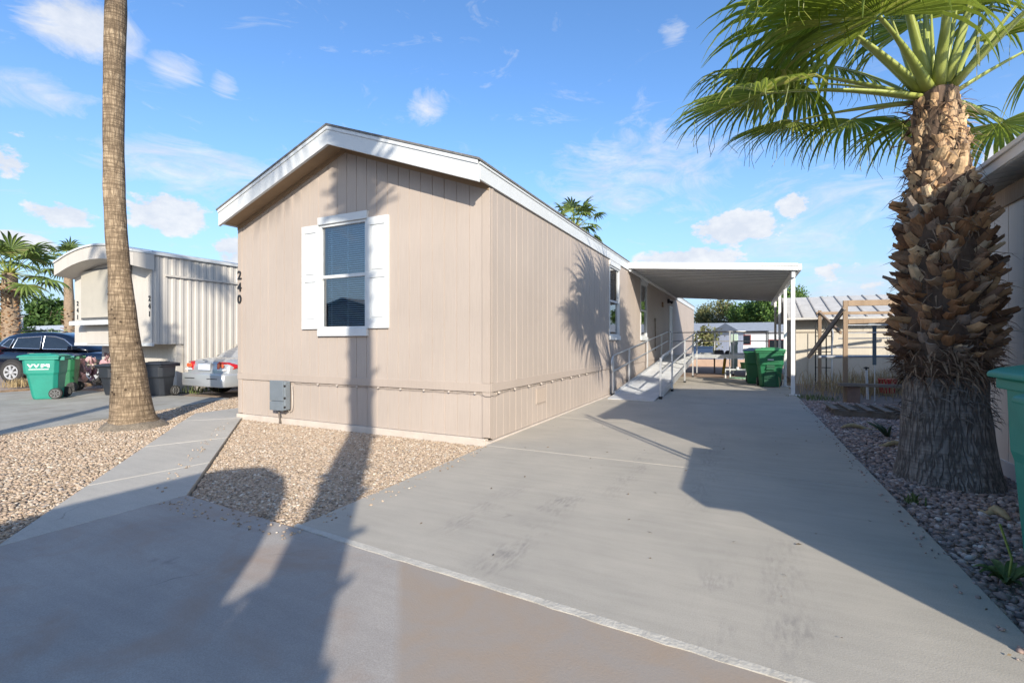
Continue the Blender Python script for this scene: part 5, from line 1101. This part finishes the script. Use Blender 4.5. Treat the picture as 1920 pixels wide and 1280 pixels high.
mb = MB(); mb.prism([(-1.17, 1.8), (1.17, 1.8), (0, 2.55)], lambda u, v, w_: (ax + u, w_, v), ay - .05, ay + 2.1); mb.build('gable_roof', mat('dark slate metal', (.05, .068, .105), .6, .1, 4), bs)
def vfence(label, pts, h, m, cat='fence', name='wall', th=.12, z=-.06):
    t = thing(name, label, cat, (*pts[0], 0)); mb = MB()
    for a, b in zip(pts[:-1], pts[1:]): mb.bar((*a, z + h / 2), (*b, z + h / 2), th, h)
    mb.build('panel', m, t, bevel=.01); return t
a_, b_ = at(1278, 27), at(1440, 25.5)
vfence('low pinkish block wall crossing the yard behind the ramp landing', [a_, b_], .42, mat('pink block', (.40, .285, .22), .9, .12, 5, .4, 20), 'wall', 'low_wall')
mb = MB().add([(-7, 19.2, -.03), (3, 19.2, -.03), (12, 60, -.03), (-10, 60, -.03)], [(0, 1, 2, 3)]); struct(mb.build('yard_ground', mat('pink brown soil', (.30, .215, .165), .95, .25, 3, .8, 20)))
bl_ = thing('storage_box', 'dark blue storage box against the white home, left of the shed', 'box', (*at(1312, 30), 0)); bx_, by_ = at(1312, 30); MB().box(bx_ - .8, bx_ + .75, by_, by_ + .8, -.05, .95).build('box', M_bluelid, bl_, bevel=.03); MB().box(bx_ - .84, bx_ + .79, by_ - .04, by_ + .84, .951, 1.05).build('lid', M_bluelid, bl_, bevel=.03)
mint = mat('pale mint metal', (.40, .52, .46), .6, .08, 4)
mx_, my_ = at(1377, 22.5)
mp_ = thing('meter_pedestal', 'pale mint green electric meter pedestal behind the ramp rails', 'pedestal', (mx_, my_, -.05)); MB().box(mx_ - .14, mx_ + .14, my_ - .1, my_ + .1, -.06, 1.22).build('body', mint, mp_, bevel=.015)
MB().box(mx_ - .16, mx_ + .16, my_ - .14, my_ + .12, 1.221, 1.70).build('head', mint, mp_, bevel=.03); MB().disc((mx_ - .02, my_ - .17, 1.25), (0, 1, 0), .09, .09, 18).build('meter', M_galv, mp_)
x, y = gp(1395, 690); pot = thing('plant_pot', 'small plain green pot standing by the mint pedestal', 'pot', (x, y, -.03)); MB().tube([(x, y, -.03), (x, y, .24)], [.13, .17], 18).build('pot', mat('green pot', (.16, .34, .10), .6, .1), pot); MB().tube([(x, y, .241), (x, y, .29)], [.185, .185], 18).build('rim', MATS['green pot'], pot)
x, y = gp(1359, 699); ym = thing('gas_meter', 'dark gas meter on a riser pipe beside the landing leg', 'meter', (x, y + .1, -.03))
mb = MB(); mb.box(x - .42, x - .05, y + .05, y + .35, .62, .98); mb.build('meter_body', mat('meter grey', (.07, .07, .085), .6, .1), ym, bevel=.06); MB().disc((x + .12, y + .1, .85), (0, 1, 0), .12, .12, 18).build('regulator', M_black, ym); mb = MB(); mb.tube([(x - .42, y + .2, -.05), (x - .42, y + .2, .8)], .03, 8); mb.build('riser', M_oldwood, ym)
yp = thing('marker_post', 'leaning yellow post in front of the gas meter', 'post', (x, y, -.03)); MB().tube([(x - .06, y - .02, -.04), (x + .02, y, .70)], .06, 12).build('post', mat('yellow paint', (.48, .34, .03), .6, .15, 6), yp); MB().tube([(x + .02, y, .70), (x + .022, y, .73)], .068, 12).build('cap', M_black, yp)
x, y = gp(1380, 708); bf = thing('backflow_pipes', 'white plastic backflow pipe loop over a green valve cover by the ramp', 'pipes', (x, y, -.03))
mb = MB(); mb.tube([(x - .36, y, -.05), (x - .36, y, .30), (x + .34, y, .30), (x + .34, y, -.05)], .032, 8); mb.build('pipe', M_white, bf); mb = MB(); mb.tube([(x + .05, y, .30), (x + .05, y, .40)], [.06, .05], 10); mb.tube([(x - .2, y, .30), (x - .2, y, -.04)], .025, 8); mb.build('valve', M_white, bf)
mb = MB(); mb.tube([(x + .1, y - .15, -.03), (x + .1, y - .15, .02)], [.36, .33], 20); mb.build('valve_cover', mat('mint cover', (.22, .42, .28), .6, .1), bf)
t = thing('garden_clutter', 'brown table with pale chairs beside the white home', 'table', (*at(1415, 33.5), 0)); xx, yy = at(1415, 33.5); MB().box(xx - .8, xx + .9, yy - .4, yy + .4, .78, .84).build('tabletop', M_wood, t)
for sx in (-.7, .8):
    for sy in (-.3, .3): MB().box(xx + sx - .04, xx + sx + .04, yy + sy - .04, yy + sy + .04, -.05, .78).build('leg', M_oldwood, t)

# ================================================================ BEIGE SHED, ARBOUR AND YARD JUNK ON THE RIGHT
M_bsh = siding_mat('beige shed wall', (.52, .47, .39), 20)
sx0, sy0, sx1 = 1.52, 18.4, 9.5
sh = thing('shed', 'long beige shed with sloping ribbed metal roof behind the wooden arbour', 'shed', ((sx0 + sx1) / 2, sy0, 0))
w = MB(); grooved(w, (sx0, sx1), lambda u, d, z: (u, sy0 + d, z), -.06, lambda u: 2.12, step=.61, gw=.02, gd=.01); w.add([(sx0, sy0, -.06), (sx0, sy0 + 5, -.06), (sx0, sy0 + 5, 2.12), (sx0, sy0, 2.12), (sx0, sy0 + 2.5, 2.85)], [(0, 1, 2, 4, 3)]); w.build('wall', M_bsh, sh, fix=False)
mb = MB(); mb.prism([(sy0 - .55, 2.05), (sy0 + 2.5, 2.95), (sy0 + 5.4, 2.1), (sy0 + 5.4, 2.16), (sy0 + 2.5, 3.01), (sy0 - .55, 2.11)], lambda u, v, w_: (w_, u, v), sx0 - .3, sx1); rfo = mb.build('roof', mat('weathered roof sheet', (.46, .44, .41), .8, .12, 3, .2, 30), sh)
mb = MB()
for k in range(20):
    x = sx0 - .28 + k * .42; mb.add([(x, sy0 - .55, 2.112), (x + .035, sy0 - .55, 2.112), (x + .035, sy0 + 2.5, 3.012), (x, sy0 + 2.5, 3.012), (x, sy0 - .55, 2.135), (x + .035, sy0 - .55, 2.135), (x + .035, sy0 + 2.5, 3.035), (x, sy0 + 2.5, 3.035)], [(4, 5, 6, 7), (0, 1, 5, 4), (1, 2, 6, 5), (0, 4, 7, 3)])
mb.build('roof_seams', mat('rusty seam', (.25, .235, .22), .8, .2), rfo)
mb = MB(); mb.box(sx0 + .35, sx0 + 2.0, sy0 - .03, sy0 - .003, .0, 1.62); mb.build('door', M_bsh, sh, bevel=.004)
MB().box(sx0 - .02, sx1, sy0 - .02, sy0 - .002, 1.64, 1.67).build('rail_trim', M_oldwood, sh)
ar = thing('arbour', 'rough wooden arbour frame of bare posts and beams beside the shaggy palm', 'arbour', (2.5, 13.6, 0))
P1 = Vector((*gp(1585, 751), 0)); P2 = Vector((*gp(1537, 730), 0)); d1 = Vector((.93, .36, 0)).normalized()
def beam(nm, a, b, w_, h_, m=M_wood): return MB().bar(a, b, w_, h_).build(nm, m, ar, bevel=.006)
beam('post', P1 + Z * -.06, P1 + Z * 2.28, .09, .09); beam('post', P2 + Z * -.06, P2 + Z * 2.22, .08, .08); P3 = P1 + d1 * 3.0; beam('post', P3 + Z * -.06, P3 + Z * 2.25, .09, .09)
beam('beam', P1 + Z * 2.22 + d1 * .05, P3 + Z * 2.26, .05, .13); beam('beam', P1 + Z * 1.80 + d1 * .05, P3 + Z * 1.9, .05, .10); beam('beam', P2 + Z * 2.14 - d1 * .1, P2 + d1 * 3.3 + Z * 2.16, .05, .08)
beam('brace', P2 + Z * 2.15, P1 + Z * 1.55 + d1 * -.1, .05, .07); beam('brace', P1 + Z * 2.1 - Vector((.03, .05, 0)), P1 + Vector((-.62, .9, .95)), .06, .09, M_oldwood)
mb = MB()
for k, z in enumerate((1.72, 1.55, 1.42, 1.2)): mb.tube([P1 + Z * z - d1 * .05 + Vector((0, .3 * k, 0)), P3 + Z * (z + .02) + Vector((0, .3 * k, 0))], .012, 5)
mb.tube([P1 + Z * .98 - d1 * .5 + Vector((0, .6, 0)), P3 + Z * 1.02 + Vector((0, .6, 0))], .03, 6); mb.build('rods', M_galv, ar)
tx, ty = gp(1543, 728); tl = thing('trellis', 'narrow dark metal trellis of upright bars leaning at the arbour corner', 'trellis', (tx, ty, -.05))
mb = MB()
for k in range(4): mb.tube([(tx - .18 + k * .13, ty, -.05), (tx - .18 + k * .13, ty, 1.72)], .016, 6)
for z in (.15, .6, 1.05, 1.5): mb.tube([(tx - .2, ty, z), (tx + .23, ty, z)], .012, 6)
mb.tube([(tx - .05 + .13 * math.cos(a), ty, 1.82 + .2 * math.sin(a)) for a in [2 * PI * k / 16 for k in range(17)]], .013, 6); mb.build('bars', M_rubber, tl)
mb = MB(); mb.tube([(tx + .21, ty - .02, -.05), (tx + .21, ty - .02, 1.2), (tx + .24, ty - .02, 1.6), (tx + .20, ty - .02, 1.75)], .02, 6); mb.build('pipe', M_galv, tl)
bk = Vector((*gp(1690, 741), 0)); x, y = bk.x - .2, bk.y + .35
bu = thing('bucket', 'red plastic bucket by the arbour, next to the palm trunk', 'bucket', (x, y, -.05)); MB().tube([(x, y, .02), (x, y, .36)], [.16, .2], 20).build('body', mat('red plastic', (.45, .02, .03), .5, .1), bu); mb = MB(); mb.tube([(x, y, .30), (x, y, .33)], [.205, .207], 20); mb.tube([(x, y, .361), (x, y, .38)], [.21, .21], 20); mb.build('rim', MATS['red plastic'], bu); mb = MB(); mb.tube([(x - .2, y, .33), (x - .1, y - .2, .2), (x + .1, y - .2, .2), (x + .2, y, .33)], .006, 5); mb.build('handle', M_galv, bu)
x, y = gp(1600, 752); bn = thing('plank_bench', 'long grey plank resting on a block in front of the arbour', 'bench', (x, y, -.05)); e1 = Vector((*gp(1573, 752), .38)); e2 = Vector((*gp(1700, 755), .36)); MB().bar(e1, e2, .12, .07).build('plank', M_oldwood, bn, bevel=.008); MB().box(x - .12, x + .12, y - .05, y + .12, -.05, .33).build('block', mat('brown block', (.22, .15, .12), .9, .15), bn, bevel=.01)
x, y = gp(1627, 745); st = thing('standpipe', 'white plastic standpipe with a small black tap among dry plants', 'pipe', (x, y, -.05)); MB().tube([(x, y, -.05), (x - .03, y, .66)], .028, 10).build('pipe', M_white, st); mb = MB(); mb.tube([(x - .03, y, .66), (x - .03, y, .74)], .02, 8); mb.box(x - .08, x + .02, y - .02, y + .02, .70, .73); mb.build('tap', M_black, st)
x, y = gp(1640, 748); rk = thing('garden_stake', 'dark upright garden stake with a cross piece behind the plank', 'stake', (x, y, -.05)); MB().tube([(x, y, -.05), (x, y, 1.0)], .012, 6).build('rod', M_galv, rk); mb = MB(); mb.box(x - .04, x + .03, y - .02, y + .02, .8, 1.72); mb.box(x - .12, x + .10, y - .03, y + .03, 1.72, 1.78); mb.build('board', mat('slate plastic', (.10, .13, .15), .7, .1), rk)
a0, a1 = gp(1540, 765), gp(1690, 783); pl_ = thing('pallet', 'broken grey wooden pallet lying flat on the gravel near the palm', 'pallet', (*a0, -.05)); rn = random.Random(4)
u = Vector((a1[0] - a0[0], .0, 0)); v = Vector((.0, 1.0, 0)); O = Vector((a0[0] + .1, a1[1] - .05, 0))
for k in range(4): MB().bar(O + v * (.05 + .32 * k) + Z * .03, O + v * (.05 + .32 * k) + u * 1.02 + Z * .03, .05, .10).build('runner', M_oldwood, pl_)
for k in range(5): MB().bar(O + u * (.02 + .24 * k) + Z * .10 - v * .03, O + u * (.02 + .24 * k + rn.uniform(-.05, .05)) + v * 1.05 + Z * .10, .11, .02).build('slat', M_oldwood, pl_)
# dry plants along the arbour, weeds in the gravel, fallen bits
x, y = gp(1600, 738); grass_tuft('dry_plant', 'tangle of dry straw plants along the foot of the arbour', x + .4, y + .7, 700, .75, M_straw, 6, 1.9)
x, y = gp(1655, 735); grass_tuft('dry_plant', 'dry bush with bare grey stems close to the palm and bucket', x, y + .4, 300, .9, M_straw, 7, .9)
x, y = gp(1530, 745); grass_tuft('weed', 'low green weeds at the base of the metal trellis', x, y, 160, .15, M_weed, 8, .6)
x, y = gp(1712, 935); grass_tuft('weed', 'tiny green weed in the gravel in front of the shaggy palm', x, y, 40, .12, M_weed, 9, .07)
x, y = gp(1888, 1085)
wd = thing('weed', 'leafy weed with curling leaves at the right edge by the nearest bin', 'plant', (x, y, -.04)); mb = MB(); rn = random.Random(12)
for i in range(16):
    a = rn.uniform(0, 6.28); l = rn.uniform(.10, .26); o = Vector((math.cos(a), math.sin(a), 0)); s = Vector((-math.sin(a), math.cos(a), 0)); b = Vector((x, y, -.04)); rows = []
    for j in range(6):
        t = j / 5; c = b + o * (l * .7 * t) + Z * (l * (1.1 * t - .75 * t * t)); ww = .022 * math.sin(PI * min(1, t * .9 + .08)) + .002; rows += [c - s * ww + Z * ww * .6, c, c + s * ww + Z * ww * .6]
    mb.add(rows, [f for j in range(5) for f in ((j * 3, j * 3 + 1, j * 3 + 4, j * 3 + 3), (j * 3 + 1, j * 3 + 2, j * 3 + 5, j * 3 + 4))])
mb.build('leaves', M_weed, wd, fix=False, smooth=True); MB().tube([(x, y, -.05), (x + .02, y, .12), (x - .02, y + .03, .3)], .006, 5).build('stem', M_petiole, wd)
def litter(label, px, py, l, seed):
    x, y = gp(px, py); rn = random.Random(seed); a = rn.uniform(0, 3); t = MB(); pts = [(x + math.cos(a) * l * (k / 6 - .5), y + math.sin(a) * l * (k / 6 - .5) + .05 * math.sin(k), -.01 + .03 * math.sin(k * .9)) for k in range(7)]
    t.tube(pts, [.012, .03, .034, .03, .025, .02, .008], 6); o = t.build('dead_stalk', M_straw, None, loc=(x, y, -.03), smooth=True); return tag(o, label, 'dead stalk')
litter('curled pale dead stalk on the gravel between pallet and palm', 1612, 800, .55, 1); litter('short dead stalk lying against the left foot of the shaggy palm', 1668, 832, .35, 2); litter('brown dead leaf stalk on gravel in front of the teal bin', 1862, 958, .3, 5)
x, y = gp(1665, 815); ag = thing('agave', 'small dark spiky leaves by the left foot of the shaggy palm', 'plant', (x, y, -.04)); mb = MB()
for i in range(6): a = 2.2 + i * .5; mb.tube([(x, y, -.03), (x + .12 * math.cos(a), y + .1 * math.sin(a), .1), (x + .26 * math.cos(a), y + .2 * math.sin(a), .17)], [.02, .018, .003], 5)
mb.build('leaves', mat('dark agave', (.05, .09, .05), .6, .2), ag, smooth=True)

# ================================================================ BEHIND THE PHOTOGRAPHER (shade and window reflections)
van = thing('shade_van', 'added white camper van shape, out of view behind the viewpoint, to shade the apron', 'van', (.2, -5.6, -.02))  # added unseen caster, sized so its shadow falls across the apron
mb = MB(); rings = []
VX0, VX1, VZ = -.56, .70, 3.35
for y, f, top, in ((-2.23, .90, 1.25), (-2.26, .95, 1.6), (-2.30, .97, 2.4), (-2.36, 1.0, 3.0), (-2.46, 1.0, 3.27), (-2.75, 1.0, VZ), (-8.2, 1.0, VZ), (-8.4, .98, 3.1)):
    xm = (VX0 + VX1) / 2; hw = (VX1 - VX0) / 2 * f; rr = min(.6, (top - .4) * .4)
    pts = [(xm - hw, .32), (xm - hw, top - rr), (xm - hw + rr * .12, top - rr * .5), (xm - hw + rr * .45, top - rr * .15), (xm - hw + rr, top), (xm + hw - rr, top), (xm + hw - rr * .45, top - rr * .15), (xm + hw - rr * .12, top - rr * .5), (xm + hw, top - rr), (xm + hw, .32)]
    rings.append([(x, y, z) for x, z in pts])
mb.loft(rings); mb.build('body', M_trw, van, bevel=.01)
MB().add([(VX0 + .25, -2.20, 1.3), (VX1 - .25, -2.20, 1.3), (VX1 - .3, -2.24, 1.9), (VX0 + .3, -2.24, 1.9)], [(0, 1, 2, 3)]).build('shade_van_windscreen', M_cglass, van)
for s, xx in ((-1, VX0), (1, VX1)): MB().box(*sorted((xx + s * .003, xx + s * .012)), -5.6, -3.6, 1.5, 2.1).build('shade_van_side_window', M_cglass, van)
for xx in (VX0 + .12, VX1 - .12):
    for yy in (-3.3, -7.2): MB().disc((xx, yy, .36), (1, 0, 0), .36, .24, 24).build('wheel', M_tyre, van, bevel=.03)
    MB().disc((xx, -2.22, .8), (0, 1, 0), .12, .05, 16).build('shade_van_headlight', M_lampw, van)
simple_home('house', 'dark gabled house across the street, mirrored in the front window', -32.5, -20.3, -24, -15, 2.7, 1.75, mat('brown stucco', (.20, .15, .12), .9, .1), M_shingle, ridge='y', over=.5, cat='house')
for i, (hx, hy) in enumerate(((-44, -22), (-8, -26), (12, -26), (-60, -10))):
    simple_home('house', ('tan', 'cream', 'grey', 'brown')[i] + ' single storey house across the street behind the viewpoint', hx - 6, hx + 6, hy - 8, hy, 2.6, 1.3, mat('street stucco %s' % 'abcd'[i], (.38 + .04 * i, .32 + .03 * i, .27), .9, .1), M_shingle, over=.4, cat='house', group='houses across the street')

hx_, hy_ = q(-.72, -2.6); tree('bush', 'tall narrow bush added for its shadow, out of view at the foot of the palm', 'bush', hx_, hy_, 2.6, .32, 1.25, M_lf1, 77, nclump=900, ls=.07)  # bush added out of view to shade the strip beside the van shadow
simple_home('mobile_home', 'cream home further back on the right, shading the arbour yard', 5.2, 12.0, 9.6, 14.4, 2.9, .5, M_nw, M_pan, over=.25)

# gravel spilled over the concrete edges, dry leaf bits blown about
stones('gravel', [(DL, 2.5), (-2.70, 2.5), (-2.86, 5.3), (-3.02, 5.3)], 70, .006, .013, .004, M_stone_tan)
stones('gravel', [(-4.42, 2.2), (-2.8, 2.2), (-2.8, 2.42), (-4.42, 2.46)], 90, .006, .013, .0, M_stone_tan)
stones('gravel', [(DR - .14, 2.2), (DR, 2.2), (DR, 12.5), (DR - .10, 12.5)], 130, .006, .014, .004, M_stone_mix)   # spilled
stones('gravel', [(-7.9, 5.2), (-4.6, 2.4), (-4.75, 2.35), (-8.0, 5.1)], 60, .006, .013, .0, M_stone_tan)
rs = np.random.RandomState(5); n = 170
P = np.stack([rs.uniform(DL, DR, n), rs.uniform(2.5, 16, n)], 1); P[:70] = np.stack([rs.uniform(1.0, 2.4, 70), rs.uniform(2.4, 12, 70)], 1)
a = rs.rand(n) * 6.28; l = rs.uniform(.006, .022, n); V = np.zeros((n, 4, 3)); dx, dy = np.cos(a) * l, np.sin(a) * l
V[:, 0] = np.stack([P[:, 0] - dx, P[:, 1] - dy, np.full(n, .006)], 1); V[:, 2] = np.stack([P[:, 0] + dx, P[:, 1] + dy, np.full(n, .012)], 1)
V[:, 1] = np.stack([P[:, 0] + dy * .35, P[:, 1] - dx * .35, np.full(n, .008)], 1); V[:, 3] = np.stack([P[:, 0] - dy * .35, P[:, 1] + dx * .35, np.full(n, .014)], 1)
o = link('leaf_litter', np_mesh('leaf_litter', V.reshape(-1, 3), np.arange(n * 4).reshape(-1, 4)), ramp_mat('dry leaf bits', [(0, (.06, .045, .03)), (.6, (.16, .11, .06)), (1, (.30, .22, .13))], .9)); o['kind'] = 'stuff'
